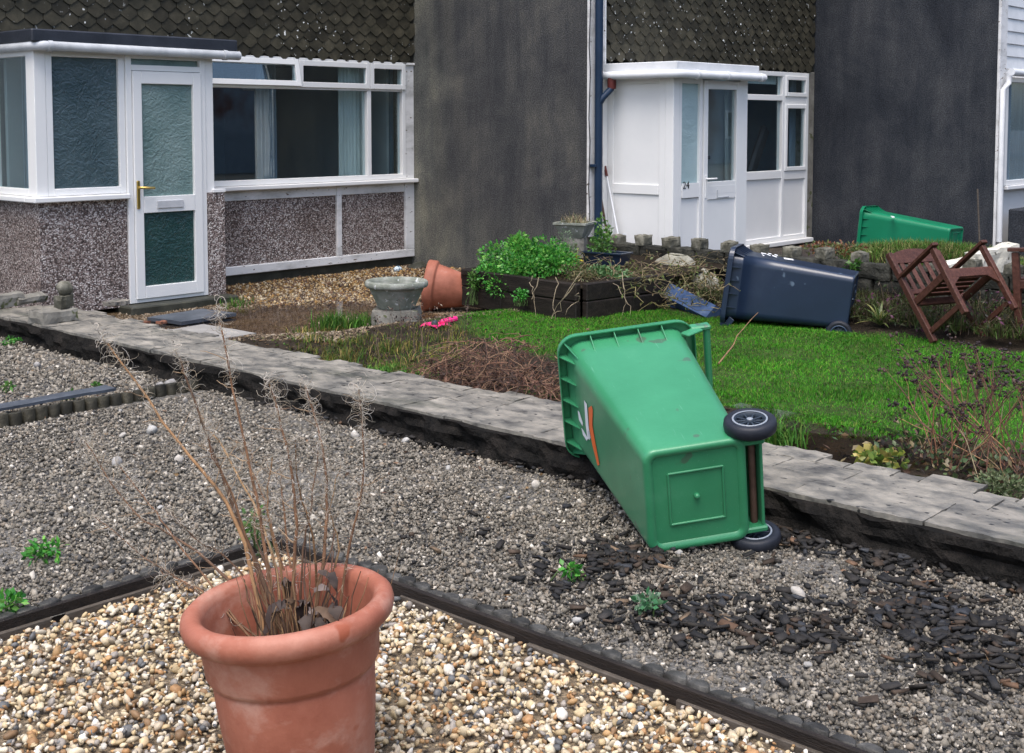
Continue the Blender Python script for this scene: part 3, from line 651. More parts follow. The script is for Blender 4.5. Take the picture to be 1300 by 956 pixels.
stuff(tag(np_obj('bark_chips', V.reshape(-1, 3), F, 'stuffcol', None, np.repeat(C, 8, 0)), 'wet black bark and slate chips strewn over the grey gravel', 'bark chips'))

# a few dead leaves and crumbs on the gravel
n = 170; x, y = scatter(n, KX + .1, WX0 - .05, 1.0, 8.5); P = np.stack([x, y, np.full(n, -.006)], 1); D = rng.normal(size=P.shape); D[:, 2] = np.abs(D[:, 2]) * .3
V, F, C = leaves(P, D, .028, [(.09, .05, .03), (.16, .09, .05), (.05, .035, .025), (.24, .15, .07), (.20, .19, .17)], .5, .1)
stuff(tag(np_obj('leaf_crumbs', V, F, 'dry', None, C), 'scattered dead leaf crumbs on the grey gravel', 'leaf litter'))
# lawn grass
n = 250000; x, y = scatter(n, 5.5, 8.95, -.6, 8.0)
ok = (x > lawn_near(y) + rng.normal(0, .06, n) + .08 * np.sin(y * 6)) & (x < 8.8 + .06 * np.sin(y * 5) + rng.normal(0, .03, n)) & ~((x > 7.88) & (y > 6.42)) & (y < 6.5 + (x - 6.7) * 1.09 + rng.normal(0, .06, n)) & in_view(x, y); x, y = x[ok], y[ok]
P = np.stack([x, y, h_gard(x, y) - .005], 1); hv = 1 + .55 * np.array([noise.noise(Vector((a * 2.3, b * 2.3, 1))) for a, b in zip(x, y)])
V, F, C = blades(P, .025 * hv, .0042, [(.028, .17, .006), (.04, .22, .008), (.06, .27, .012), (.02, .12, .006), (.09, .28, .02), (.16, .24, .04), (.07, .24, .015), (.05, .2, .01)], .75)
stuff(tag(np_obj('lawn', V, F, 'grass', None, C), 'bright green lawn in front of the fallen blue bin', 'lawn'))
# ================================================================== LOW WALL, EDGING
lw = empty('low_stone_wall', (4.65, 5, 0)); tag(lw, 'low black-faced boundary wall with worn slate top running past the green bin', 'wall')
def put(o, parent):
    o.parent = parent; o.matrix_parent_inverse = Matrix.Translation(-parent.location); return o
# core: noisy front face
ys = np.arange(-.6, 9.62, .035); zs = np.array([-.09, -.05, -.01, .03, .06, .09, .120])
V = []; F = []
for y in ys:
    for k, z in enumerate(zs):
        p = Vector((0, y * 5, z * 14)); d = noise.turbulence(p, 3, False) * .05 - .032 + .03 * noise.noise(Vector((0, y * 1.3, 4)))
        if k == len(zs) - 1: d += .012
        V.append((WX0 + d - (.02 if z < 0 else 0), y, z + .012 * noise.noise(Vector((3, y * 4, z * 9)))))
m_ = len(zs)
for i in range(len(ys) - 1):
    for k in range(m_ - 1): F.append((i * m_ + k, i * m_ + k + 1, (i + 1) * m_ + k + 1, (i + 1) * m_ + k))
b0 = len(V)
for y in ys: V.append((WX1 - .03, y, .118)); V.append((WX1 - .03, y, -.12))
for i in range(len(ys) - 1):
    F.append((i * m_ + m_ - 1, b0 + 2 * i, b0 + 2 * i + 2, (i + 1) * m_ + m_ - 1)); F.append((b0 + 2 * i, b0 + 2 * i + 1, b0 + 2 * i + 3, b0 + 2 * i + 2))
F.append([k for k in range(m_)][::-1] + [b0, b0 + 1][::1]); F.append([(len(ys) - 1) * m_ + k for k in range(m_)] + [b0 + 2 * len(ys) - 2, b0 + 2 * len(ys) - 1])
mb = MB(); mb.add(V, F, False); put(mb.obj('wall_face', 'wallcore'), lw)
# coping slabs: two irregular rows, flush joints, ragged back edge
k = 0
def row(x0f, x1f, lo, hi, dz):
    global k
    y = -.55
    while y < 9.55:
        L = min(random.uniform(lo, hi), 9.6 - y)
        put(rough_box(x0f(), x1f(), y + .0004, y + L - .0004, .116, WTOP + random.uniform(-.002, .003) + dz, .022, .0042, 18, k * .37).obj('coping_slab', 'slab'), lw); k += 1; y += L
row(lambda: WX0 + random.uniform(-.010, .014), lambda: 4.664, .3, .75, 0)
row(lambda: 4.666, lambda: 4.852, .22, .6, -.003)
row(lambda: 4.854, lambda: WX1 + random.uniform(-.06, .07), .08, .24, -.006)
# soil/puddle grit lying on the coping is left to its material

# half-log edging
def half_log(r=.037, h=.09, n=9):
    pts = [(r * math.cos(math.pi * i / (n - 1)), r * 1.05 * math.sin(math.pi * i / (n - 1))) for i in range(n)]
    m = MB(); lo = [(x, y, -.07) for x, y in pts]; hi = [(x * .97, y * .96 + .0006, h - .004) for x, y in pts]; hi2 = [(x * .85, y * .82 + .003, h) for x, y in pts]
    m.loft([lo, hi, hi2], True); m.add(hi2, [tuple(range(n))]); return m
hl = half_log(h=.014).mesh('log', 'log'); hl2 = half_log(h=.05).mesh('log', 'logd')
def edging(name, label, p0, p1, mesh, ang, zj=.006, gap=.0755):
    e = empty(name, (p0[0], p0[1], 0)); tag(e, label, 'edging', 'half-log garden edgings')
    d = np.array(p1) - np.array(p0); L = np.linalg.norm(d); d /= L; k = int(L / gap)
    for i in range(k):
        o = bpy.data.objects.new('log', mesh); link(o, e)
        q = d * gap * (i + .5); w = .006 * math.sin(i * .7)
        o.location = (q[0] - d[1] * w, q[1] + d[0] * w, random.uniform(-zj, zj)); o.rotation_euler = (random.uniform(-.04, .04), random.uniform(-.04, .04), ang + random.uniform(-.04, .04)); o.scale = (random.uniform(.98, 1.03), random.uniform(.9, 1.1), 1)
    return e, d, L
# round side faces the grey gravel, flat side the pebbles
e1, d1, L1 = edging('log_edging', 'dark half-log edging running down the right of the golden pebbles', (KX - .02, .7), (KX - .02, KY), hl, -math.pi / 2)
for a, b in ((.0, .62), (.66, 1.3), (1.34, 1.86), (1.9, 2.45), (2.5, 3.12)):
    o = MB().box(-.058, -.040, a, b - .02, -.055, random.uniform(-.022, -.014), .003).obj('batten', 'batten', e1); o.rotation_euler = (0, 0, random.uniform(-.006, .006))
o = MB().box(-.040, -.022, 0, L1 - .03, -.07, .016, .004).obj('board', 'sleeper', e1)
e2, d2, L2 = edging('log_edging', 'dark half-log edging along the back of the golden pebbles', (.2, KY), (KX - .06, KY), hl, 0)
for a, b in ((1.1, 1.75), (1.8, 2.6)):
    MB().box(a, b, -.056, -.040, -.055, random.uniform(-.022, -.014), .003).obj('batten', 'batten', e2)
MB().box(0, L2 + .03, -.040, -.022, -.07, .016, .004).obj('board', 'sleeper', e2)
e3, d3, L3 = edging('log_edging', 'mossy scalloped log edging crossing the grey gravel to the low wall', (1.2, 6.45), (WX0 - .03, 6.52), hl2, math.pi, .004)
sl_ = rough_box(-.4, .4, -.06, .06, -.008, .008, .08, .004, 6, 3).obj('slate_strip', 'slate'); c = (G(0, 526, .02) + G(150, 503, .02)) / 2
sl_.location = (c[0] - .1, c[1] + .075, .050); sl_.rotation_euler = (0, 0, .02); tag(sl_, 'long dark slate strip lying flat behind the mossy log edging', 'slate')
sl_.scale = (1.15, 1, 1)

# ================================================================== BLOCKS AT THE LEFT END OF THE WALL
def blk(name, lab, c, sx, sy, sz, rz, mat='concrete', seed=0, cat='block', grp='old blocks heaped at the porch corner', rx=0):
    o = rough_box(-sx / 2, sx / 2, -sy / 2, sy / 2, 0, sz, .04, .014, 8, seed).obj(name, mat)
    o.location = Vector(c); o.rotation_euler = (rx, 0, rz); return tag(o, lab, cat, grp)
b1 = G(62, 411, .13)
blk('concrete_block', 'mossy square block standing on the wall end below the porch window', (b1[0] + .06, b1[1] + .04, .135), .30, .2, .09, .1, 'concrete', 1)
blk('concrete_block', 'upright dark block balanced on top of the mossy square block', (b1[0] + .14, b1[1] + .04, .222), .12, .10, .11, .2, 'castlel', 2)
b2 = rock((0, 0, 0), .060, .05, .055, .2, 1.5, 4).obj('cobble', 'castlel'); b2.location = (b1[0] + .15, b1[1] + .04, .375); tag(b2, 'rounded brown cobble topping the stacked blocks', 'stone')
blk('concrete_block', 'long greenish block lying level at the left photo edge', (4.52, 9.66, .14), .42, .16, .11, .05, 'concrete', 5)
blk('concrete_block', 'rusty brown block under the long greenish one', (4.42, 9.56, -.02), .30, .2, .15, .1, 'brickr', 6)
blk('concrete_block', 'tilted mossy slab leaning on the heaped blocks', (4.80, 9.66, .16), .30, .09, .06, .25, 'concrete', 7, rx=.3)
blk('concrete_block', 'small pale block beside the upright dark block', (5.10, 9.62, .12), .09, .09, .12, .3, 'concrete', 8)
# ================================================================== HOUSES
def pb_(m, plane, a0, a1, d0, d1, z0, z1, bev=.004):
    a0, a1 = sorted((a0, a1)); d0, d1 = sorted((d0, d1)); z0, z1 = sorted((z0, z1))
    return m.box(a0, a1, d0, d1, z0, z1, bev) if plane == 'Y' else m.box(d0, d1, a0, a1, z0, z1, bev)
def part(h, name, mat, plane, a0, a1, d0, d1, z0, z1, bev=.004, par=None):
    m = MB(); pb_(m, plane, a0, a1, d0, d1, z0, z1, bev); o = m.obj(name, mat)
    if par is not None: o.parent = par; return o
    return put(o, h)
def frame(h, name, mat, plane, a0, a1, d0, d1, z0, z1, w=.05, wt=None, par=None, bars_a=(), bars_z=()):
    """rectangular frame, optional mullions at bars_a and transoms at bars_z"""
    wt = wt or w; m = MB(); a0, a1 = sorted((a0, a1))
    pb_(m, plane, a0, a0 + w, d0, d1, z0, z1); pb_(m, plane, a1 - w, a1, d0, d1, z0, z1)
    pb_(m, plane, a0 + w, a1 - w, d0, d1, z0, z0 + wt); pb_(m, plane, a0 + w, a1 - w, d0, d1, z1 - wt, z1)
    for b in bars_a: pb_(m, plane, b - w / 2, b + w / 2, d0, d1, z0 + wt, z1 - wt)
    for b in bars_z: pb_(m, plane, a0 + w, a1 - w, d0 + .002, d1 - .002, b - wt / 2, b + wt / 2)
    o = m.obj(name, mat)
    if par is not None: o.parent = par; return o
    return put(o, h)
def pane(par, plane, a0, a1, d, z0, z1, mat='glass', name='pane', t=.006): return part(None, name, mat, plane, a0, a1, d, d + t, z0, z1, 0, par)
def curtain(h, x0, x1, y, z0, z1, mat, folds=9, amp=.03, slant=0.0):
    n = folds * 6; V = []; F = []
    for i in range(n + 1):
        x = x0 + (x1 - x0) * i / n; dy = amp * math.sin(i / 6 * 2 * math.pi) + amp * .4 * math.sin(i * .9)
        V.append((x + slant, y + dy, z0)); V.append((x, y + dy * .8, z1))
    for i in range(n): F.append((2 * i, 2 * i + 2, 2 * i + 3, 2 * i + 1))
    m = MB(); m.add(V, F, True); return put(m.obj('curtain', mat), h)
TW, TG = .172, .1
def tile_mesh():
    o_ = [(-.5, 1.75), (-.5, .50), (-.09, 0), (.09, 0), (.5, .50), (.5, 1.75)]
    m = MB(); f = [(a * (TW - .004), -.026 + .018 * (b * .1 / .175), b * TG) for a, b in o_]; k = [(x, y + .013, z) for x, y, z in f]
    m.add(f, [tuple(range(6))[::-1][::-1]]); m.loft([k, f]); return m.mesh('tile', 'tile')
TILE = tile_mesh()
def tile_wall(h, par, x0, x1, y, z0, rows, zt):
    for r in range(rows):
        x = x0 + TW * .5 + (TW / 2 if r % 2 else 0)
        while x < x1 - TW * .3:
            o = bpy.data.objects.new('tile', TILE); link(o, par)
            o.location = (x, y + random.uniform(-.002, .002), z0 + r * TG + random.gauss(0, .0032)); o.rotation_euler = (random.uniform(-.02, .02), random.gauss(0, .022), random.uniform(-.02, .02))
            x += TW
    # the rows above the picture: one sheet of the same tiles
    nv = np.array([v.co for v in TILE.vertices]); fs = [tuple(p.vertices) for p in TILE.polygons]; V = []; F = []
    r = rows
    while z0 + r * TG < zt - .18:
        x = x0 + TW * .5 + (TW / 2 if r % 2 else 0)
        while x < x1 - TW * .3:
            b = len(V); V += (nv + np.array([x, y, z0 + r * TG])).tolist(); F += [tuple(i + b for i in f) for f in fs]; x += TW
        r += 1
    me = bpy.data.meshes.new('upper_tiles'); me.from_pydata(V, [], F); me.materials.append(MT['tile']); o = link(bpy.data.objects.new('upper_tiles', me), par); o['kind'] = 'stuff'
def roof(h, x0, x1, yf, zt=5.2):
    m = MB(); A = [(x0, yf - .3, zt - .1), (x0, yf + 3.6, zt + 2.0), (x0, yf + 7.6, zt - .1)]; B = [(x1, a[1], a[2]) for a in A]
    m.loft([A, B][::1]); m.add(A, [(0, 1, 2)]); m.add(B, [(2, 1, 0)]); put(m.obj('roof', 'roof'), h)
def room(h, x0, x1, y0, y1, z0, z1, mat):
    m = MB()
    m.box(x0, x1, y1, y1 + .05, z0, z1); m.box(x0 - .05, x0, y0, y1, z0, z1); m.box(x1, x1 + .05, y0, y1, z0, z1)
    m.box(x0, x1, y0, y1, z0 - .05, z0); m.box(x0, x1, y0, y1, z1, z1 + .05)
    return put(m.obj('room', mat), h)
def gutter(h, pts, mat, r=.055, brackets=()):
    m = MB(); m.tube(pts, r, 12); o = put(m.obj('gutter', mat), h)
    for p in brackets:
        a = np.array(p) ; b = MB(); b.tube([a + np.array(dd) for dd in ((-.02, 0, 0), (.02, 0, 0))], r * 1.15, 12); o2 = b.obj('gutter_joint', mat); o2.parent = o
    return o

# ---------------- left house: pebbledash, porch bay with half-glazed door
h1 = empty('terraced_house', (7.5, YW, 0)); tag(h1, 'pebbledashed terrace house with porch bay, frosted glass door and wide white window', 'house', 'stepped terrace houses')
HX0 = 3.2
up = part(h1, 'upper_wall', 'tileb', 'Y', HX0, X24 - .004, YW - .02, YW + .22, 2.29, 5.2)
tile_wall(h1, up, 4.86, X24 - .01, YW - .022, 2.275, 9, 5.2); roof(h1, HX0, X24, YW)
part(h1, 'plinth', 'concreted', 'Y', 6.9, X24 - .003, YW + .02, YW + .25, -.2, .035)
part(h1, 'base_board', 'oldpaint', 'Y', 6.9, X24 - .003, YW - .025, YW + .06, .035, .125, .006)
px = XA(430, YW, 300); pr = XA(514, YW, 300)
part(h1, 'pebbledash_panel', 'pebble', 'Y', 6.9, px - .035, YW + .01, YW + .2, .125, .80, 0)
part(h1, 'pebbledash_panel', 'pebble', 'Y', px + .035, pr - .004, YW + .01, YW + .2, .125, .80, 0)
part(h1, 'batten', 'oldpaint', 'Y', px - .033, px + .033, YW - .022, YW + .05, .127, .9)
part(h1, 'corner_post', 'oldpaint', 'Y', pr, X24 - .003, YW - .022, YW + .1, .127, 2.28)
part(h1, 'fascia_board', 'oldpaint', 'Y', 6.9, px - .035, YW - .008, YW + .06, .80, .905)
part(h1, 'fascia_board', 'oldpaint', 'Y', px + .035, pr - .003, YW - .008, YW + .06, .80, .905)
part(h1, 'window_sill', 'upvc', 'Y', 6.84, X24 - .001, YW - .10, YW + .06, .907, .952, .008)
wx0, wx1 = 6.80, pr - .002; tz = 1.985
m1 = XA(467, YW, 160); c1 = XA(376, YW, 90)
win = frame(h1, 'window', 'upvc', 'Y', wx0, wx1, YW - .03, YW + .06, .955, 2.285, .05, .055, bars_a=(), bars_z=(tz,))
mm = MB(); mm.box(m1 - .028, m1 + .028, YW - .03, YW + .06, 1.01, tz - .03, .004); mm.box(c1 - .02, c1 + .02, YW - .03, YW + .05, tz + .03, 2.23, .004); mm.box(m1 - .02, m1 + .02, YW - .03, YW + .05, tz + .03, 2.23, .004)
o = mm.obj('mullion', 'upvc'); o.parent = win
pane(win, 'Y', wx0 + .04, m1 - .02, YW + .02, 1.0, tz - .02); pane(win, 'Y', m1 + .02, wx1 - .04, YW + .02, 1.0, tz - .02)
for k, (a, b) in enumerate(((wx0 + .02, c1 - .004), (c1 + .004, m1 - .004), (m1 + .004, wx1 - .016))):
    s = frame(None, 'casement', 'upvc', 'Y', a, b, YW - .052, YW - .006, tz - .005, 2.268, .055, .058, par=win)
    pn = pane(win, 'Y', a + .045, b - .045, YW - .03, tz + .045, 2.22)
    if k == 0:      # the left fanlight stands a touch open and mirrors the sky
        for q in (s, pn): q.matrix_world = Matrix.Translation((0, YW - .03, 2.26)) @ Matrix.Rotation(math.radians(-11), 4, 'X') @ Matrix.Translation((0, -YW + .03, -2.26))
part(h1, 'drip_bar', 'upvc', 'Y', 6.9, X24 - .004, YW - .045, YW + .05, 2.268, 2.292, .003)
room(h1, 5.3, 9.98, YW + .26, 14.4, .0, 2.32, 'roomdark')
iw = part(h1, 'inner_wall', 'plaster', 'X', YW + .27, 13.5, 9.93, 9.97, .0, 2.3)
curtain(h1, XA(428, YW + .18), XA(463, YW + .18), YW + .15, .85, 2.3, 'curtain', 8, .022)
curtain(h1, 9.42, 9.68, YW + .30, 1.35, 2.3, 'curtain', 5, .018, -.16)
curtain(h1, XA(328, YW + .4), XA(353, YW + .4), YW + .42, .85, 2.3, 'curtainb', 5, .025)
# porch bay
x0, x1 = XA(47, YP, 252), 6.87; dl, dr = XA(162, YP, 250), XA(262, YP, 250)
part(h1, 'porch_pebbledash', 'pebble', 'Y', x0 + .02, dl - .004, YP + .01, YP + .12, -.02, .93, 0)
part(h1, 'porch_pebbledash', 'pebble', 'X', YP + .123, YW - .02, x0 + .018, x0 + .12, -.02, .93, 0)
part(h1, 'porch_pebbledash', 'pebble', 'Y', dr + .004, x1, YP - .02, YP + .12, -.02, .95, 0)
mb = MB(); mb.box(x0 - .05, dl - .001, YP - .06, YP + .12, .935, .982, .008); mb.box(x0 - .05, x0 + .12, YP + .121, YW - .02, .935, .982, .008); put(mb.obj('porch_sill', 'upvc'), h1)
part(h1, 'corner_post', 'upvc', 'Y', x0, x0 + .10, YP, YP + .10, .984, 2.22)
g0, g1 = XA(68, YP, 150), XA(147, YP, 150)
bw = frame(h1, 'porch_window', 'upvc', 'Y', x0 + .102, dl - .003, YP + .005, YP + .08, .985, 2.215, .06, .06)
pane(bw, 'Y', x0 + .15, dl - .05, YP + .035, 1.03, 2.17, 'obsd')
bs = frame(h1, 'porch_side_window', 'upvc', 'X', YP + .102, YW - .02, x0 + .005, x0 + .08, .985, 2.215, .05, .06)
pane(bs, 'X', YP + .14, YW - .06, x0 + .035, 1.03, 2.17, 'glass')
curtain(h1, x0 + .15, x0 + .25, YW - .35, .95, 2.2, 'curtainb', 3, .03)
df = frame(h1, 'door_frame', 'upvc', 'Y', dl, dr, YP - .012, YP + .07, .0, 2.215, .055, .05, bars_z=(2.085,))
pane(df, 'Y', dl + .05, dr - .05, YP + .03, 2.10, 2.175, 'obs', 'fanlight')
dra, drb = dl + .058, dr - .058
door = frame(h1, 'front_door', 'upvc', 'Y', dra, drb, YP - .03, YP + .03, .035, 2.055, .085, .11, bars_z=(.87,))
mb = MB(); mb.box(dra + .086, drb - .086, YP - .033, YP + .033, .80, .945, .003); o = mb.obj('lock_rail', 'upvc'); o.parent = door
pane(door, 'Y', dra + .08, drb - .08, YP, .93, 1.96, 'obs'); pane(door, 'Y', dra + .08, drb - .08, YP, .13, .82, 'obsg')
mb = MB(); xc = (dra + drb) / 2; mb.box(xc - .135, xc + .135, YP - .046, YP - .034, .835, .905, .004); o = mb.obj('letterbox', 'steel'); o.parent = door
mb = MB(); mb.box(dra + .012, dra + .045, YP - .043, YP - .030, .84, 1.09, .006); mb.tube([(dra + .028, YP - .04, 1.03), (dra + .028, YP - .085, 1.03), (dra + .16, YP - .085, 1.025)], .011, 8); o = mb.obj('door_handle', 'brass'); o.parent = door
xu = XA(271, YP, 150)
part(h1, 'mid_post', 'upvc', 'Y', dr + .003, xu, YP + .0, YP + .1, .952, 2.22)
part(h1, 'door_step', 'concreted', 'Y', dl - .1, x1 + .02, YP - .2, YP + .1, -.15, -.006, .012)
rt = 2.37
mb = MB(); mb.box(x0 - .06, x1 + .12, YP - .10, YW - .05, 2.262, rt, .012); put(mb.obj('porch_roof', 'felt'), h1)
gutter(h1, [(x0 - .02, YW - .1, 2.235), (x0 - .02, YP - .06, 2.235), (x0 + .04, YP - .085, 2.235), (x1 + .14, YP - .085, 2.225)], 'gutter', .042, [(x0 + .1, YP - .085, 2.234), (x1 - .02, YP - .085, 2.226)])
mb = MB(); mb.box(x0 + .13, xu - .04, YW - .1, YW - .05, 0, 2.2); mb.box(x0 + .14, xu - .04, YP + .14, YW - .11, -.04, .0); put(mb.obj('porch_inside', 'plaster'), h1)
part(h1, 'porch_end', 'upvc', 'X', YP + .125, YW - .06, xu - .03, xu - .004, -.02, 2.22)
part(h1, 'pillar_cap', 'upvc', 'Y', dr + .06, x1 + .01, YP - .03, YP + .13, .952, .985, .004)
part(h1, 'porch_end', 'pebble', 'X', YP + .125, YW - .06, x1 - .03, x1 - .004, -.02, .95)
part(h1, 'rear_wall', 'plaster', 'Y', HX0, 5.05, YW - .015, YW + .2, -.2, 2.285)

# ---------------- number 24
h2 = empty('terraced_house', (12.4, Y24, 0)); tag(h2, 'white panelled terrace house numbered 24 behind the fallen blue bin', 'house', 'stepped terrace houses')
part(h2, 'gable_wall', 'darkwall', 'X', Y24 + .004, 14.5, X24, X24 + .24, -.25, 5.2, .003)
part(h2, 'painted_wall_end', 'oldpaint', 'Y', X24 - .006, X24 + .232, Y24 - .03, Y24 + .003, .42, 5.2, .004)
part(h2, 'wall_foot', 'concreted', 'Y', X24 - .003, X24 + .232, Y24 - .02, Y24 + .003, -.2, .42, .004)
up = part(h2, 'upper_wall', 'tileb', 'Y', X24 + .26, X3 - .004, Y24 + .0, Y24 + .22, 2.26, 5.2)
tile_wall(h2, up, X24 + .27, X3 - .01, Y24 - .002, 2.235, 9, 5.2); roof(h2, X24, X3, Y24)
part(h2, 'trim_board', 'oldpaint', 'Y', X24 + .234, X24 + .262, Y24 - .04, Y24 + .02, 2.2, 5.2)
# porch
a0, a1 = 10.42, 11.80; k0 = XA(851, YP24, 150); gl1 = XA(888, YP24, 150); d0, d1 = XA(893, YP24, 150), XA(939, YP24, 150)
ps = frame(h2, 'porch_side', 'upvc', 'X', YP24 + .10, Y24 - .012, a0, a0 + .08, .02, 2.06, .075, .06, bars_z=(.92,))
part(None, 'side_panel', 'upvc', 'X', YP24 + .17, Y24 - .08, a0 + .012, a0 + .05, .955, 2.01, 0, ps); part(None, 'side_panel', 'upvc', 'X', YP24 + .17, Y24 - .08, a0 + .014, a0 + .05, .075, .885, 0, ps)
mb = MB(); mb.box(a0 - .003, a0 + .075, YP24 + .176, Y24 - .09, .868, .97, .004); o = mb.obj('rail', 'upvc'); o.parent = ps
part(h2, 'corner_post', 'upvc', 'Y', a0 - .004, a0 + .10, YP24 - .004, YP24 + .098, .02, 2.065)
pw2 = frame(h2, 'porch_window', 'upvc', 'Y', a0 + .102, d0 - .012, YP24, YP24 + .07, .02, 2.06, .05, .06, bars_z=(.93,))
pane(pw2, 'Y', a0 + .14, d0 - .05, YP24 + .03, .96, 2.01, 'glassw')
part(None, 'number_panel', 'upvc', 'Y', a0 + .153, d0 - .063, YP24 + .006, YP24 + .04, .83, .902, .003, pw2); part(None, 'lower_panel', 'upvc', 'Y', a0 + .14, d0 - .05, YP24 + .02, YP24 + .05, .06, .825, 0, pw2)
tc = bpy.data.curves.new('number', 'FONT'); tc.body = '24'; tc.size = .105; tc.extrude = .0015; tc.align_x = 'CENTER'; tc.align_y = 'CENTER'
to = bpy.data.objects.new('number', tc); COL.objects.link(to); bpy.context.view_layer.update()
me = bpy.data.meshes.new_from_object(to.evaluated_get(bpy.context.evaluated_depsgraph_get())); bpy.data.objects.remove(to)
me.materials.clear(); me.materials.append(MT['blackp']); no = bpy.data.objects.new('house_number', me); link(no, pw2)
no.rotation_euler = (math.pi / 2, 0, 0); no.location = (XA(870.5, YP24, 235), YP24 - .004, ZY(870.5, 235.5, YP24)); no.scale = (1.15, 1, 1)
# number_panel sits back; give the digits a backing plate
part(None, 'number_plate', 'upvc', 'Y', a0 + .16, d0 - .07, YP24 - .003, YP24 + .006, .835, .985, .002, pw2)
no.location.y = YP24 - .006
dd = frame(h2, 'front_door', 'upvc', 'Y', d0, d1, YP24 - .012, YP24 + .05, .04, 2.04, .075, .09, bars_z=(.90,))
pane(dd, 'Y', d0 + .07, d1 - .07, YP24 + .02, .96, 1.96, 'glass')
part(None, 'lock_rail', 'upvc', 'Y', d0 + .078, d1 - .078, YP24 - .009, YP24 + .045, .80, .985, .003, dd); part(None, 'lower_panel', 'upvc', 'Y', d0 + .07, d1 - .07, YP24 + .005, YP24 + .04, .11, .805, 0, dd)
mb = MB(); mb.box(d0 + .02, d0 + .045, YP24 - .022, YP24 - .012, .82, 1.06, .004); mb.tube([(d0 + .032, YP24 - .02, 1.02), (d0 + .032, YP24 - .06, 1.02), (d0 + .17, YP24 - .06, 1.02)], .010, 8); o = mb.obj('door_handle', 'upvc'); o.parent = dd
mb = MB(); mb.box(d0 + .25, d0 + .262, YP24 - .018, YP24 - .008, .81, .9, .002); mb.box(d0 + .262, d0 + .48, YP24 - .016, YP24 - .008, .81, .822, .002); o = mb.obj('letterbox', 'gutter'); o.parent = dd
part(h2, 'door_post', 'upvc', 'Y', d1 + .006, a1, YP24 - .003, YP24 + .1, .02, 2.062)
part(h2, 'porch_end', 'upvc', 'X', YP24 + .105, Y24 - .012, a1 - .05, a1 - .004, .02, 2.06)
part(h2, 'porch_roof', 'gutterw', 'Y', a0 - .09, a1 + .07, YP24 - .1, Y24 - .012, 2.105, 2.212, .006)
part(h2, 'soffit', 'upvc', 'Y', a0 - .02, a1 + .02, YP24 - .04, Y24 - .014, 2.068, 2.104, .003)
gutter(h2, [(a0 - .13, Y24 - .06, 2.085), (a0 - .13, YP24 - .05, 2.085), (a0 - .05, YP24 - .14, 2.085), (a1 + .10, YP24 - .14, 2.085)], 'gutterw', .042, [(a0 + .2, YP24 - .14, 2.085), (a0 + .75, YP24 - .14, 2.085), (a1 + .03, YP24 - .14, 2.085)])
mb = MB(); mb.box(a0 + .12, a1 - .06, Y24 - .10, Y24 - .05, .05, 2.05); mb.box(a0 + .1, a1 - .06, YP24 + .12, Y24 - .11, .0, .045); put(mb.obj('porch_inside', 'plaster'), h2)
curtain(h2, XA(922, YP24 + .15), XA(937, YP24 + .15), YP24 + .18, .7, 2.0, 'curtain', 4, .02, .03)
part(h2, 'porch_shelf', 'batten', 'Y', a0 + .15, a1 - .1, YP24 + .4, YP24 + .6, 1.20, 1.24)
# downpipe
dpx = XA(761, Y24 - .1, 150)
mb = MB(); mb.tube([(dpx, Y24 - .09, .2), (dpx, Y24 - .09, 5.1)], .042, 14); dp = put(mb.obj('downpipe', 'pipe'), h2)
mb = MB(); mb.box(dpx - .07, dpx + .06, Y24 - .10, Y24 - .02, 1.145, 1.175, .003); o = mb.obj('pipe_clip', 'pipe'); o.parent = dp
gp = np.array([a0 - .12, Y24 - .16, 2.02])
mb = MB(); mb.tube([(dpx, Y24 - .1, 1.80), (dpx + .02, Y24 - .13, 1.86), (gp[0] - .01, gp[1], 1.95), (gp[0], gp[1], 2.0)], .034, 10); o = mb.obj('pipe_branch', 'pipe'); o.parent = dp
mb = MB(); mb.tube([(gp[0], gp[1], 1.95), (gp[0], gp[1], 2.06)], .046, 10); o = mb.obj('gutter_outlet', 'redplastic'); o.parent = dp
P = [(dpx - .1 + .012 * math.sin(k * 2.1), Y24 - .05, .45 + k * .24) for k in range(20)]
mb = MB(); mb.tube(P, .006, 6); put(mb.obj('cable', 'cable'), h2)
part(h2, 'porch_trim', 'upvc', 'Y', dpx + .02, a0 - .002, Y24 - .02, Y24 + .02, .02, 2.2)
# main window and panels
w0, w1 = a1 - .05, XA(1023, Y24, 200)
s1 = XA(992, Y24, 180)
wz = ZY(1010, 221, Y24); tz2 = ZY(960, 124, Y24)
wf = frame(h2, 'window', 'upvc', 'Y', w0, w1, Y24 - .03, Y24 + .05, .12, 2.235, .06, .055, bars_a=(s1,))
mb = MB(); mb.box(w0 + .06, s1 - .032, Y24 - .028, Y24 + .045, tz2 - .03, tz2 + .04, .004); mb.box(w0 + .06, s1 - .032, Y24 - .028, Y24 + .045, wz - .04, wz + .06, .004); mb.box(s1 + .032, w1 - .06, Y24 - .028, Y24 + .045, tz2 - .08, tz2 + .03, .004); mb.box(s1 + .032, w1 - .06, Y24 - .028, Y24 + .045, wz - .06, wz + .07, .004)
o = mb.obj('transom', 'upvc'); o.parent = wf
pane(wf, 'Y', w0 + .05, s1 - .025, Y24 + .01, wz + .05, tz2 - .02); pane(wf, 'Y', w0 + .05, s1 - .025, Y24 + .01, tz2 + .03, 2.19); 
for za, zb in ((wz + .05, tz2 - .075), (tz2 + .025, 2.19)):
    frame(None, 'casement', 'upvc', 'Y', s1 + .028, w1 - .052, Y24 - .045, Y24 + .0, za, zb, .05, .05, par=wf); pane(wf, 'Y', s1 + .07, w1 - .09, Y24 - .02, za + .04, zb - .04)
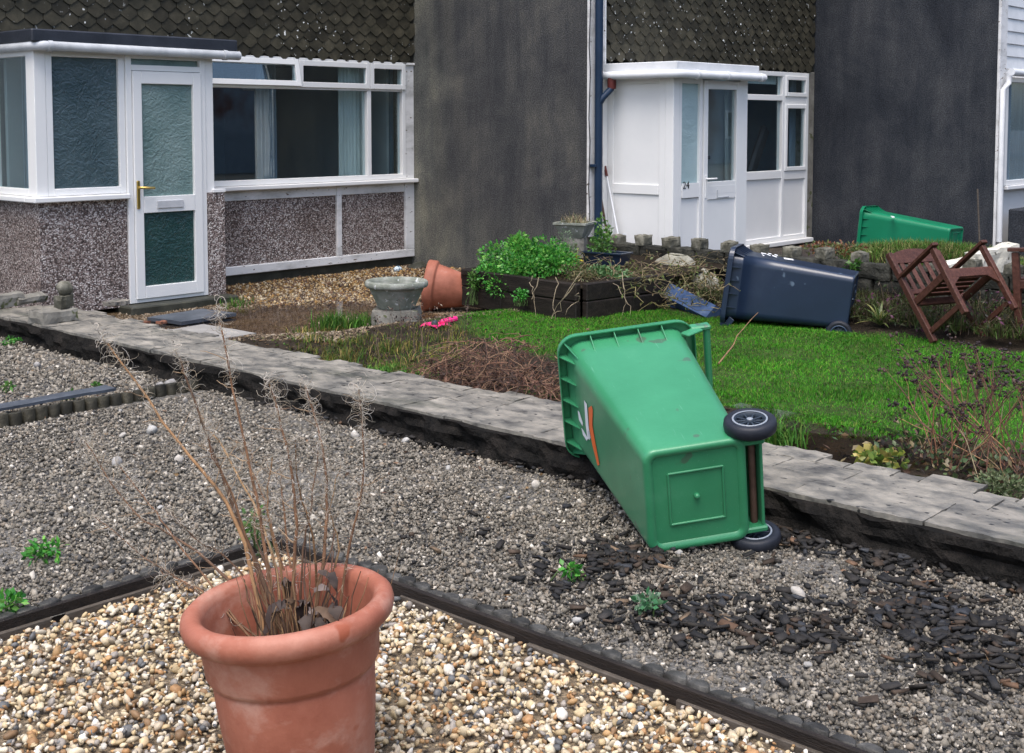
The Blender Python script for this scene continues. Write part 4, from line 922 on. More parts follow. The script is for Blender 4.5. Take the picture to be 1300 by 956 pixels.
part(None, 'lower_panel', 'upvc', 'Y', w0 + .05, s1 - .025, Y24 - .002, Y24 + .03, .16, wz - .03, 0, wf); part(None, 'lower_panel', 'upvc', 'Y', s1 + .025, w1 - .05, Y24 - .002, Y24 + .03, .16, wz - .05, 0, wf)
part(h2, 'base_sill', 'upvc', 'Y', w0, w1 + .06, Y24 - .10, Y24 + .05, .06, .118, .008)
part(h2, 'plinth', 'concreted', 'Y', w0 - .1, X3 - .003, Y24 - .02, Y24 + .2, -.2, .058)
part(h2, 'render_strip', 'concrete', 'Y', w1 + .002, X3 - .003, Y24 - .01, Y24 + .2, .06, 2.255)
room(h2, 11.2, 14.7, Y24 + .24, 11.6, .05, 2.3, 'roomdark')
curtain(h2, XA(998, Y24 + .2), XA(1012, Y24 + .2), Y24 + .16, .85, 2.25, 'curtainb', 4, .02)
bl = part(h2, 'blind', 'curtain', 'Y', w0 + .06, s1 - .03, Y24 + .07, Y24 + .075, 2.08, 2.22, 0)
mb = MB(); q0 = PY(952, 222, Y24 + .35); q1 = PY(972, 162, Y24 + .35); mb.beam(q0, q1, .17, .08, (0, 1, 0), .03); put(mb.obj('chair_back_inside', 'cable'), h2)

# ---------------- third house at the right edge
h3 = empty('terraced_house', (17, Y3, 0)); tag(h3, 'white boarded terrace house cut off by the right photo edge', 'house', 'stepped terrace houses')
part(h3, 'gable_wall', 'darkwall2', 'X', Y3 + .004, 12, X3, X3 + .24, -.2, 5.2, .003)
part(h3, 'painted_wall_end', 'oldpaint', 'Y', X3 - .006, X3 + .20, Y3 - .03, Y3 + .003, -.1, 5.2, .004)
part(h3, 'front_wall', 'upvc', 'Y', X3 + .21, 20, Y3 + .05, Y3 + .2, .0, 5.2)
z = ZY(1290, 92, Y3)
k = 0
while k < 16:
    m = MB(); zz = z + .04 + k * .15
    m.add([(X3 + .21, Y3 + .048, zz), (20, Y3 + .048, zz), (20, Y3 + .022, zz), (X3 + .21, Y3 + .022, zz), (X3 + .21, Y3 + .048, zz + .147), (20, Y3 + .048, zz + .147), (20, Y3 + .04, zz + .147), (X3 + .21, Y3 + .04, zz + .147)], [(0, 1, 2, 3)[::-1], (4, 5, 6, 7), (3, 2, 6, 7), (0, 3, 7, 4)[::-1], (1, 2, 6, 5), (0, 4, 5, 1)])
    put(m.obj('cladding_board', 'gutterw'), h3); k += 1
roof(h3, X3, 20, Y3)
fx = XA(1284, Y3, 150); sz = ZY(1290, 234, Y3)
wf3 = frame(h3, 'window', 'upvc', 'Y', XA(1272, Y3, 150), 19.5, Y3 - .035, Y3 + .045, sz, z - .06, .10, .06)
pane(wf3, 'Y', fx - .02, 19.4, Y3 + .0, sz + .04, z - .1, 'glass'); curtain(h3, fx - .05, 19.4, Y3 + .03, sz, z - .06, 'curtainb', 18, .008)
part(h3, 'window_sill', 'upvc', 'Y', XA(1272, Y3, 240), 19.5, Y3 - .07, Y3 + .04, sz - .05, sz - .003, .006)
gutter(h3, [(X3 + .16, Y3 - .10, z - .01), (20, Y3 - .10, z - .01)], 'gutterw', .045)
mb = MB(); gx = XA(1277, Y3 - .1, 110); mb.tube([(gx + .1, Y3 - .1, z - .05), (gx + .1, Y3 - .09, z - .14), (gx, Y3 - .07, z - .22), (gx, Y3 - .07, .2)], .035, 10); put(mb.obj('downpipe', 'gutterw'), h3)
lw3 = bx('rendered_planter_wall', 'darkwall2', None, X3 + .05, X3 + 2.2, Y3 - .45, Y3 - .15, -.1, ZY(1290, 270, Y3 - .45), .015); tag(lw3, 'black rendered low wall under the window at the right edge', 'wall')
lw3.location = (0, 0, 0)

# ---------------- brick terrace across the street, seen only mirrored in the panes
bt = empty('rendered_terrace', (30, -16, 0)); tag(bt, 'grey rendered terrace across the street mirrored in the window glass', 'building')
MT['brick'] = surf('mixed_render_and_brick', [(.42, (.20, .23, .27)), (.5, (.26, .29, .33)), (.62, (.15, .06, .045))], .35, rough=.85)
part(bt, 'front_wall', 'brick', 'Y', 4, 70, -16.3, -16, -.2, 5.4)
for k in range(9):
    for zz in (.9, 3.3):
        xx = 8 + k * 6.6
        f = part(bt, 'window', 'upvc', 'Y', xx, xx + 1.8, -16.0, -15.93, zz, zz + 1.25); part(None, 'pane', 'felt', 'Y', xx + .12, xx + 1.68, -15.93, -15.92, zz + .1, zz + 1.15, 0, f)
m = MB(); m.add([(4, -15.7, 5.35), (70, -15.7, 5.35), (70, -19.5, 7.6), (4, -19.5, 7.6), (4, -15.7, 5.25), (70, -15.7, 5.25)], [(0, 1, 2, 3), (4, 5, 1, 0)]); put(m.obj('roof', 'roof'), bt)
# ================================================================== WHEELIE BINS
def rrect(w, d, r, z, oy=0.0, n=6):
    P = []
    for cx_, cy_, a0 in ((w / 2 - r, d / 2 - r, 0), (-w / 2 + r, d / 2 - r, 90), (-w / 2 + r, -d / 2 + r, 180), (w / 2 - r, -d / 2 + r, 270)):
        a = math.radians(a0); e_ = .008
        P.append((cx_ + r * math.cos(a) + e_ * math.sin(a), cy_ + r * math.sin(a) - e_ * math.cos(a) + oy, z))
        for i in range(n + 1):
            a = math.radians(a0 + 90 * i / n); P.append((cx_ + r * math.cos(a), cy_ + r * math.sin(a) + oy, z))
        P.append((cx_ + r * math.cos(a) - e_ * math.sin(a), cy_ + r * math.sin(a) + e_ * math.cos(a) + oy, z))
    return P
def wheelie_bin(name, R, o, wb, db, wr, dr, off, h, mat, hubmat, lid=None):
    e = empty(name); Mx = Matrix.Identity(4)
    for i in range(3):
        for j in range(3): Mx[i][j] = R[i][j]
        Mx[i][3] = o[i]
    e.matrix_world = Mx
    wt, dt = wr - .075, dr - .085
    def wd(z): t = z / h; return wb + (wt - wb) * t, db + (dt - db) * t, off * t
    def ring(z, inset=0.0, r=.045):
        w, d, oy = wd(z); return rrect(w - 2 * inset, d - 2 * inset, r + .03 * z / h, z, oy)
    w0, d0, oy0 = wd(0)
    rings = [rrect(w0 - .07, d0 - .07, .02, .012, 0), rrect(w0 - .05, d0 - .05, .03, -.0, 0), rrect(w0 - .016, d0 - .016, .040, .0, 0), rrect(w0 - .004, d0 - .004, .044, .006, 0)] + [ring(z) for z in (.014, .03, .3, .6, .85, h - .12, h - .10)]
    w, d, oy = wd(h - .03); rings += [rrect(w + .012, d + .012, .08, h - .05, oy), rrect(w + .014, d + .014, .08, h - .004, oy)]
    inner = [ring(z, .006) for z in (h - .004, .6, .03)]
    m = MB(); m.loft(rings, True, cap0=True); m.loft([rings[-1]] + inner, False); m.add(inner[-1], [tuple(range(len(inner[-1])))]); body = m.obj('body', mat, e)
    # rim: flat flange with a turned-down skirt
    N = 6; o_hi = rrect(wr, dr, .085, h, off); o_lo = rrect(wr + .006, dr + .006, .088, h - .036, off); i_lo = rrect(wr - .004, dr - .004, .083, h - .036, off); i_hi = rrect(wr - .012, dr - .012, .08, h - .006, off)
    bi = rrect(wt + .012, dt + .012, .08, h - .006, off); bt_ = rrect(wt + .004, dt + .004, .08, h + .004, off); oh2 = rrect(wr - .012, dr - .012, .082, h + .006, off)
    m = MB(); m.loft([bi, i_hi, i_lo, o_lo, o_hi, oh2, bt_], False); rim = m.obj('rim', mat, e)
    # gussets under the rim
    def gus(px_, py_, nx, ny, depth):
        tx, ty = -ny, nx; t = .004; m = MB(); A = []
        for s in (-t / 2, t / 2):
            for dn, z in ((-.012, h - .14), (-.004, h - .008), (depth, h - .008), (depth, h - .032)):
                A.append((px_ + nx * dn + tx * s, py_ + ny * dn + ty * s, z))
        m.add(A, [(0, 1, 2, 3)[::-1], (4, 5, 6, 7), (0, 4, 7, 3), (3, 7, 6, 2), (1, 5, 4, 0), (2, 6, 5, 1)]); g_ = m.obj('gusset', mat, rim)
    for sx in (1, -1):
        for q in (-.30, -.10, .10, .30): gus(sx * wt / 2, off + q * dt, sx, 0, (wr - wt) / 2 - .004)
    for q in (-.40, -.2, .0, .2, .40): gus(q * wt, off - dt / 2, 0, -1, (dr - dt) / 2 - .004)
    k7 = .7071
    for sx in (1, -1): gus(sx * (wt / 2 - .02), off - dt / 2 + .02, sx * k7, -k7, .045)
    # handle at the back
    yb = off + dr / 2; m = MB()
    for sx in (1, -1):
        m.beam((sx * (wr / 2 - .045), yb - .02, h - .02), (sx * (wr / 2 - .045), yb + .075, h - .02), .022, .05, (0, 0, 1), .006)
        m.beam((sx * (wr / 2 - .045), yb - .06, h - .085), (sx * (wr / 2 - .045), yb + .02, h - .04), .012, .05, (0, 0, 1), .004)
    m.tube([(-wr / 2 + .04, yb + .058, h - .022), (wr / 2 - .04, yb + .058, h - .022)], .0165, 12); m.obj('handle', mat, e)
    # base ridge square and boss
    m = MB(); a = .105
    for p, q in (((-a, -a), (a, -a)), ((a, -a), (a, a)), ((a, a), (-a, a)), ((-a, a), (-a, -a))):
        m.tube([(p[0], p[1], .010), (q[0], q[1], .010)], .0055, 6)
    m.lathe([(.0, -.004), (.008, -.004), (.011, .002), (.011, .014)], 12); o2 = m.obj('base_ridge', mat, body)
    # axle, housing, wheels
    ay, az = db / 2 + .035, .052; m = MB(); m.tube([(-wb / 2 - .04, ay, az), (wb / 2 + .04, ay, az)], .014, 10); m.obj('axle', 'axle', e)
    m = MB()
    for sx in (-1, 1): m.box(sx * (wb / 2 - .03) - .012, sx * (wb / 2 - .03) + .012, db / 2 - .02, db / 2 + .075, .004, .16, .006)
    m.box(-wb / 2 + .042, wb / 2 - .042, db / 2 - .01, db / 2 + .054, .105, .118, .002); m.box(-wb / 2 + .03, wb / 2 - .03, db / 2 + .055, db / 2 + .067, .015, .15, .003); m.obj('axle_housing', mat, e)
    for sx in (-1, 1):
        wc = sx * (wb / 2 + .022); w_ = empty('wheel', (wc, ay, az), None, e); w_.rotation_mode = 'ZYX'; w_.rotation_euler = (0, math.pi / 2, random.uniform(0, 1))
        r = .1; hw = .026
        t = MB(); t.lathe([(.066, -hw + .004), (.072, -hw), (.088, -hw), (.097, -hw * .7), (.1, 0), (.097, hw * .7), (.088, hw), (.072, hw), (.066, hw - .004), (.066, -hw + .004)], 40); t.obj('tyre', 'tyre', w_)
        t = MB(); t.lathe([(.056, -hw + .006), (.067, -hw + .001), (.067, hw - .001), (.056, hw - .006), (.055, 0), (.056, -hw + .006)], 36)
        for k in range(10):
            a_ = 2 * math.pi * k / 10
            for zz in (hw - .012, -hw + .012): t.beam((.012 * math.cos(a_), .012 * math.sin(a_), zz), (.058 * math.cos(a_), .058 * math.sin(a_), zz), .006, .006, (0, 0, 1), .001)
        t.lathe([(0.0, -hw + .002), (.014, -hw + .002), (.017, -hw + .008), (.017, hw - .008), (.014, hw - .002), (0.0, hw - .002)], 16); t.obj('hub', 'hubdark', w_)
        t = MB(); t.lathe([(.060, -hw + .0005), (.0665, -hw - .0005), (.0665, hw + .0005), (.060, hw - .0005)], 36); t.obj('rim_ring', hubmat, w_)
        t = MB(); t.lathe([(0.0, -hw + .0005), (.011, -hw + .001), (.013, -hw + .006), (.013, hw - .006), (.011, hw - .001), (0.0, hw - .0005)], 16); t.obj('hub_cap', hubmat, w_)
        t = MB(); t.lathe([(0.0, -.004), (.062, -.004), (.062, .004), (0.0, .004)], 24); t.obj('web', 'hubdark', w_)
    def front_px(name2, mat2, polys, eps=.003):
        Ri = np.array(R).T; c = Ri @ (CAM - np.array(o)); m = MB()
        for poly in polys:
            V = []
            for (u, v) in poly:
                dd_ = Ri @ ray(u, v)
                # front plane: y = off*z/h - (db+(dt-db)z/h)/2
                k1 = off / h - (dt - db) / h / 2; k0 = -db / 2 - eps
                t_ = (k0 + k1 * c[2] - c[1]) / (dd_[1] - k1 * dd_[2]); V.append(c + dd_ * t_)
            m.add(V, [tuple(range(len(V)))])
        return m.obj(name2, mat2, body)
    return e, front_px, body
# foreground green bin (pose fitted from its corners)
R1 = [[-0.21141, 0.75822, 0.61677], [-0.07016, -0.64118, 0.76417], [0.97488, 0.11828, 0.18875]]
bin1, fpx, _b1 = wheelie_bin('wheelie_bin', R1, (3.8653, 2.5948, .2085), .426, .392, .589, .625, -.010, 1.05, 'greenp', 'hubgrey')
tag(bin1, 'big green wheelie bin lying on its side across the low wall', 'wheelie bin', 'blown over wheelie bins')
fpx('orange_stripe', 'orangep', [[(747, 518), (751, 515), (752.5, 520), (752, 540), (755, 558), (761, 590), (758.5, 591), (752, 565), (748, 543)]])
fpx('white_logo', 'whitep', [[(741.5, 508), (745, 513), (747, 540), (749, 556), (746, 558), (743.5, 540)], [(733.5, 521), (735.5, 523), (740, 537), (739.5, 541), (735, 533)], [(738, 543), (740.5, 546), (746, 556), (745, 560), (740, 552)], [(746, 548), (748, 546), (749.5, 556), (748, 559)]])
# blue bin on its back
ez_ = np.array([-.38, .915, .125]); ez_ /= np.linalg.norm(ez_); ex_ = np.array([.92, .382, -.01]); ex_ -= ez_ * (ex_ @ ez_); ex_ /= np.linalg.norm(ex_); ey_ = np.cross(ez_, ex_)
R2 = np.array([ex_, ey_, ez_]).T; o2_ = np.array([8.807, 4.56, .012]) - R2 @ np.array([-.44 / 2, .418 / 2, 0])
bin2, fpx2, _b2 = wheelie_bin('wheelie_bin', R2.tolist(), tuple(o2_), .44, .418, .50, .62, .03, .97, 'navyp', 'hubnavy')
tag(bin2, 'dark blue wheelie bin lying on its back at the lawn edge', 'wheelie bin', 'blown over wheelie bins')
def q4(u0, v0, u1, v1, w=1.3): return [(u0, v0), (u1, v1), (u1 + .6, v1 + w), (u0 + .6, v0 + w)]
fpx2('painted_number', 'whitep', [q4(966, 320.5, 972, 321.5), q4(967, 322.5, 970, 324), q4(973, 322, 978, 324), q4(975, 321, 979, 321.8), q4(980, 323.5, 986, 325.5, 1.6), q4(983, 322.5, 987, 323.5), q4(995, 327, 1007, 328.8, 1.8)])
# green bin behind the block wall
R3 = [[0.997, -0.0386, -0.0664], [0.0691, 0.0747, 0.9948], [-0.0334, -0.9965, 0.0771]]
bin3, fpx3, _b3 = wheelie_bin('wheelie_bin', R3, (13.746, 5.81, .26), .458, .34, .50, .56, -.01, 1.05, 'greenp2', 'hubgrey')
tag(bin3, 'green wheelie bin on its back beyond the block wall by dark gable', 'wheelie bin', 'blown over wheelie bins')
fpx3('white_sticker', 'whitep', [[(1131, 274), (1135, 274.5), (1136, 276.5), (1132, 276)]])

# ================================================================== CHAIRS
def garden_chair(name, loc, rz, tilt, sc=1.0):
    """local: y forward (front), x width, z up; origin at middle between the back feet; tilt leans the back over backwards"""
    e = empty(name, loc); e.rotation_euler = Matrix.Rotation(rz, 3, 'Z').to_4x4().to_euler()
    e.matrix_world = Matrix.Translation(Vector(loc)) @ Matrix.Rotation(rz, 4, 'Z') @ Matrix.Rotation(tilt, 4, 'X') @ Matrix.Scale(sc, 4)
    W, D, SH, AH, BH = .26, .43, .40, .615, .86; t = .042
    for s in (-1, 1):
        m = MB(); m.beam((s * W, 0, 0), (s * W, -.03, BH), t, .055, (0, 1, 0)); m.obj('back_leg', 'wood', e)
        m = MB(); m.beam((s * W, D, 0.02), (s * W, D, AH), t, .05, (0, 1, 0)); m.obj('leg', 'wood', e)
        m = MB(); m.beam((s * W, -.04, AH + .012), (s * W, D + .05, AH + .02), .06, .028); m.obj('armrest', 'wood', e)
        m = MB(); m.beam((s * W, .02, SH - .03), (s * W, D - .02, SH - .02), .026, .06); m.obj('seat_rail', 'wood', e)
        m = MB(); m.beam((s * W, .02, .09), (s * W, D - .02, .10), .024, .045); m.obj('stretcher', 'wood', e)
    m = MB(); m.beam((-W + .02, D, SH - .025), (W - .02, D, SH - .025), .07, .026, (0, 1, 0))
    for s in (-1, 1):
        m.add([(s * (W - .02), D - .012, SH - .055), (s * (W - .12), D - .012, SH - .055), (s * (W - .02), D - .012, SH - .13), (s * (W - .02), D + .012, SH - .055), (s * (W - .12), D + .012, SH - .055), (s * (W - .02), D + .012, SH - .13)], [(0, 1, 2), (5, 4, 3), (0, 3, 4, 1), (1, 4, 5, 2), (2, 5, 3, 0)])
    m.obj('apron', 'wood', e)
    m = MB(); m.beam((-W + .02, .0, SH - .03), (W - .02, .0, SH - .03), .06, .026, (0, 1, 0)); m.obj('apron', 'wood', e)
    for k in range(6):
        y = .05 + k * .073; m = MB(); m.beam((-W + .03, y, SH + .012), (W - .03, y, SH + .012), .052, .018); m.obj('seat_slat', 'wood', e)
    m = MB(); V = []; n = 12
    for i in range(n + 1):
        x = -W + .02 + (2 * W - .04) * i / n; a = 1 - ((i / n - .5) * 2) ** 2; V.append([(x, -.042, BH - .10), (x, -.042, BH - .01 + .045 * a), (x, -.016, BH - .01 + .045 * a), (x, -.016, BH - .10)])
    m.loft(V, False, True, True); m.obj('top_rail', 'wood', e)
    m = MB(); m.beam((-W + .02, -.012, SH + .075), (W - .02, -.012, SH + .075), .045, .024, (0, 1, 0)); m.obj('lower_rail', 'wood', e)
    for k in range(5):
        x = -W + .085 + k * (2 * W - .17) / 4; m = MB(); m.beam((x, -.013, SH + .09), (x, -.027, BH - .09), .045, .014, (0, 1, 0)); m.obj('back_slat', 'wood', e)
    return e
f0 = G(1186, 435, .02)
c1_ = garden_chair('garden_chair', (f0[0] + .235 * .92, f0[1] - .235 * .39, .02), math.pi - .40, math.radians(38), .9); tag(c1_, 'brown slatted wooden garden chair tipped over backwards against the block wall', 'chair', 'wooden garden chairs')
f1 = G(1295, 419, .1)
c2_ = garden_chair('garden_chair', (f1[0] + .30, f1[1] - .40, .08), 0.08, math.radians(-4)); tag(c2_, 'second wooden chair of which only one leg shows at right edge', 'chair', 'wooden garden chairs')

# ================================================================== BLOCK WALL
cw = empty('block_wall', (10.08, 5.5, 0)); tag(cw, 'low black mossy block wall with a castellated top behind the lawn', 'wall')
var = [rough_box(-.08, .08, -.163, .163, -.068, .068, .034, .012, 7, 20 + k).mesh('block', 'castle') for k in range(5)]
vcap = [rough_box(-.085, .085, -.058, .058, -.055, .055, .03, .012, 9, 40 + k).mesh('merlon', 'castlel') for k in range(4)]
y = 7.97
for k in range(19):
    yy = 7.77 - k * .332
    for c in range(4):
        o = bpy.data.objects.new('block', var[(k * 3 + c) % 5]); link(o, cw); o.location = (random.uniform(-.008, .008), yy - 5.5 + (.166 if c % 2 else 0), -.08 + c * .136 + (.0)); o.rotation_euler = (0, 0, random.choice((0, math.pi)) + random.uniform(-.02, .02))
    o = bpy.data.objects.new('merlon', vcap[k % 4]); link(o, cw); o.location = (0, yy - 5.5, .43 + random.uniform(-.012, .008)); o.rotation_euler = (random.uniform(-.05, .05), random.uniform(-.05, .05), random.uniform(-.15, .15))

# ================================================================== RAISED BED, POTS
rb = empty('sleeper_planter', (8.6, 7.1, 0)); tag(rb, 'raised bed of black timber sleepers holding the green herbs', 'planter')
def plank(a, b, z0, z1, t=.06):
    m = MB(); m.beam((a[0] - 8.6, a[1] - 7.1, (z0 + z1) / 2), (b[0] - 8.6, b[1] - 7.1, (z0 + z1) / 2), t, z1 - z0 - .004, (0, 0, 1), .008); return m.obj('sleeper', 'sleeper', rb)
A = (7.95, 7.85); Bc = (7.86, 6.45); Cc = (8.95, 6.32)
mid1 = (7.93, 7.35); mid2 = (7.90, 7.0)
plank(A, mid1, -.03, .15); plank(mid1, Bc, -.03, .148); plank(A, mid2, .15, .30); plank(mid2, Bc, .15, .295)
plank((7.9, 6.42), (8.45, 6.36), -.03, .15); plank((8.45, 6.36), Cc, -.03, .145); plank((7.9, 6.42), Cc, .15, .298); plank((7.95, 7.86), (9.9, 7.92), -.03, .15); plank((7.95, 7.86), (9.9, 7.92), .15, .30)
m = MB(); V = [(7.9, 7.84, .26), (7.88, 6.44, .255), (8.9, 6.34, .25), (9.98, 6.3, .28), (9.98, 7.9, .3)]; m.add([(p[0] - 8.6, p[1] - 7.1, p[2]) for p in V], [(0, 1, 2, 3, 4)]); m.obj('bed_soil', 'potsoil', rb)
# stone pot on a pedestal
pc = PX(728, 318, 9.45); pz = pc[2]
ped = rough_box(-.11, .11, -.11, .11, 0, .21, .05, .012, 7, 61).obj('pedestal', 'concrete'); ped.location = (9.5, pc[1] + .02, .27); ped.rotation_euler = (0, 0, .5); tag(ped, 'squat stone pedestal under the angular stone planter', 'pedestal')
m = MB()
def sq(s, z): return [(s, s, z), (-s, s, z), (-s, -s, z), (s, -s, z)]
m.loft([sq(.11, 0), sq(.125, .01), sq(.195, .155), sq(.215, .165), sq(.215, .19), sq(.185, .19), sq(.18, .15)], False, True); m.add(sq(.18, .15), [(0, 1, 2, 3)]); sp = empty('stone_planter', (9.5, pc[1] + .02, .47), (0, 0, .35)); sp.scale = (.8, .8, .85); m.obj('bowl', 'urn', sp)
tag(sp, 'angular grey stone planter with dry grass on the pedestal', 'planter')
P = np.stack([rng.uniform(-.15, .15, 160), rng.uniform(-.15, .15, 160), np.full(160, .14)], 1)
V, F, C = blades(P, .17, .006, [(.30, .24, .14), (.22, .17, .10), (.14, .16, .06)], .8); np_obj('dry_grass', V, F, 'dry', sp, C)
# blue trough on the bed, and the long one lying in the weeds
def trough(name, loc, rot, L=.5, W=.18, H=.14, mat='tray'):
    e = empty(name, loc, rot); m = MB()
    def rc(l, w, z): return [(l / 2, w / 2, z), (-l / 2, w / 2, z), (-l / 2, -w / 2, z), (l / 2, -w / 2, z)]
    m.loft([rc(L * .9, W * .78, 0), rc(L * .98, W * .95, H * .9), rc(L * 1.05, W * 1.12, H * .9), rc(L * 1.05, W * 1.12, H), rc(L * .95, W * .88, H), rc(L * .88, W * .74, .015)], False, True); m.add(rc(L * .88, W * .74, .015), [(0, 1, 2, 3)]); m.obj('tray', mat, e); return e
tp = PX(770, 338, 9.15)
t1 = trough('plant_trough', (9.15, tp[1], .29), (.0, 0, math.pi / 2 + .1), .42, .2, .12, 'navyp'); tag(t1, 'navy plastic trough standing upright on the raised bed', 'trough', 'blue plastic troughs')
ta, tb_ = PX(836, 362, 8.9), PX(908, 398, 8.75)
d = tb_ - ta; L = np.linalg.norm(d); xq = d / L; zq = np.array([-.75, -.25, .55]); zq -= xq * (zq @ xq); zq /= np.linalg.norm(zq); yq = np.cross(zq, xq)
t2 = trough('plant_trough', (0, 0, 0), (0, 0, 0), L * .95, .17, .10)
Mx = Matrix.Identity(4); cc = (ta + tb_) / 2 + zq * .0
for i in range(3): Mx[i][0] = xq[i]; Mx[i][1] = yq[i]; Mx[i][2] = -zq[i]; Mx[i][3] = cc[i]
t2.matrix_world = Mx; tag(t2, 'scuffed blue plastic trough lying upside down in tangled weeds', 'trough', 'blue plastic troughs')
# boulders by the wall
for lab, (u, v), X, s, sd_ in (('pale lichened boulder leaning on the block wall', (858, 344), 9.7, (.15, .21, .17), 3), ('grey boulder behind the end of the blue trough', (893, 368), 9.5, (.13, .14, .18), 5), ('small brown boulder half buried beside blue trough', (905, 392), 9.2, (.08, .10, .08), 8)):
    c = PX(u, v, X); o = rock((0, 0, 0), *s, .3, 1.5, sd_).obj('boulder', 'boulder'); o.location = c; tag(o, lab, 'boulder', 'boulders by the block wall')
# poles leaning on the white porch
def pole(name, lab, p0, p1, r, mat, grip=None, cat='pole'):
    e = empty(name, p0); p0 = np.array(p0); p1 = np.array(p1) - p0; m = MB(); m.tube([(0, 0, 0), p1 * .88 if grip else p1], r, 8); m.obj('shaft', mat, e)
    if grip: m = MB(); m.tube([p1 * .87, p1], r * 1.7, 8); m.obj('grip', grip, e)
    return tag(e, lab, cat)
pole('broom_pole', 'thin white pole with red grip leaning on the white porch', PX(787, 310, 10.32), PX(768, 211, 10.38), .009, 'whitep', 'redplastic')
pole('dark_pole', 'dark stick leaning behind the navy drainpipe by the porch', PX(771, 300, 10.28), PX(762, 245, 10.32), .013, 'axle')
bp_ = PX(1244, 318, 11.5)
pole('bamboo_cane', 'thin bamboo cane sticking up behind the tipped chair', bp_, bp_ + (PX(1241, 240, 11.5) - bp_), .008, 'batten')
wc_ = PX(798, 297, 10.5); o = MB().lathe([(0.0, -.07), (.05, -.05), (.072, 0), (.055, .05), (.02, .068), (0.0, .07)], 20).obj('globe_lamp', 'whitep'); o.location = wc_; m = MB(); tag(o, 'small white globe showing over the block wall', 'globe')
# mound with rough grass and white stone edging behind the block wall
mo = rock((0, 0, 0), .55, 1.0, .22, .12, 1.2, 9).obj('grass_mound', 'potsoil'); mc = PX(1178, 330, 12.3); mo.location = (mc[0], mc[1] - .05, .10); struct(mo)
n = 5200; a = rng.uniform(0, 6.28, n); r = np.sqrt(rng.random(n)); x = .55 * r * np.cos(a); y = 1.0 * r * np.sin(a); z = .21 * np.sqrt(np.maximum(0, 1 - r ** 2)) * 1.0
P = np.stack([x + mo.location.x, y + mo.location.y, z + mo.location.z], 1)
V, F, C = blades(P, .12, .007, [(.06, .17, .02), (.10, .22, .03), (.16, .22, .06), (.28, .26, .10)], .7); stuff(tag(np_obj('rough_grass', V, F, 'grass', None, C), 'shaggy grass mound behind the tipped garden chair', 'grass'))
ws = [PX(1188, 343, 11.0), PX(1232, 333, 11.35), PX(1288, 318, 11.9)]
for k, lab in enumerate(('flaking white edging stone nearest the tipped chair seat', 'rightmost flaking white stone edging the grass mound')):
    a, b = ws[k], ws[k + 1]; d = b - a; L = np.linalg.norm(d); yq = d / L; zq = np.array([0, 0, 1.0]); xq = np.cross(yq, zq); xq /= np.linalg.norm(xq); zq = np.cross(xq, yq)
    o = rough_box(-.08, .08, 0, L - .008, -.22, .055 + .03 * k, .05, .022, 6, 70 + k).obj('edging_stone', 'whitestone'); Mx = Matrix.Identity(4)
    for i in range(3): Mx[i][0] = xq[i]; Mx[i][1] = yq[i]; Mx[i][2] = zq[i]; Mx[i][3] = a[i]
    o.matrix_world = Mx; tag(o, lab, 'edging stone', 'white stones edging the mound')

# ================================================================== FORECOURT THINGS
ub = G(505, 408, -.02); ux, uy = ub[0] + .06, ub[1] + .08
o = rough_box(-.19, .19, -.19, .19, -.08, .075, .045, .014, 6, 33).obj('stone_plinth', 'concrete'); o.location = (ux, uy, 0); o.rotation_euler = (0, 0, .75); tag(o, 'mossy stone plinth under the round urn bowl', 'plinth')
ue = empty('urn_bowl', (ux, uy, .075)); m = MB(); m.lathe([(.0, 0.0), (.15, 0.0), (.155, .015), (.225, .165), (.232, .175), (.255, .18), (.262, .195), (.26, .222), (.25, .232), (.225, .232), (.215, .20), (.14, .05), (0, .05)], 24, wob=.0); m.obj('bowl', 'urn', ue)
m = MB(); m.lathe([(0.0, .205), (.218, .205)], 20); m.obj('rain_water', 'water', ue); m = MB(); m.lathe([(0.0, .185), (.21, .185)], 20); m.obj('silt', 'potsoil', ue)
tag(ue, 'round weathered stone urn bowl brim-full on mossy plinth', 'urn')
# toppled terracotta pot
pr_ = [(0.0, 0.0), (.135, 0.0), (.145, .01), (.205, .27), (.207, .285), (.228, .288), (.236, .30), (.236, .37), (.228, .378), (.212, .375), (.205, .30), (.13, .02), (0.0, .02)]
tpot = empty('terracotta_pot'); m = MB(); m.lathe(pr_, 40); m.obj('pot', 'terrad', tpot); m = MB(); m.lathe([(0.0, .31), (.19, .30), (.2, .27)], 24); m.obj('compost', 'potsoil', tpot)
tcg = G(577, 388, -.06); ax = np.array([-.58, .74, .12]); ax /= np.linalg.norm(ax)   # axis from base to rim
tpot.matrix_world = Matrix.Translation(Vector((tcg[0] + .02, tcg[1] - .14, .085))) @ Vector(ax).to_track_quat('Z', 'Y').to_matrix().to_4x4(); tag(tpot, 'terracotta flower pot toppled behind the stone urn', 'pot')
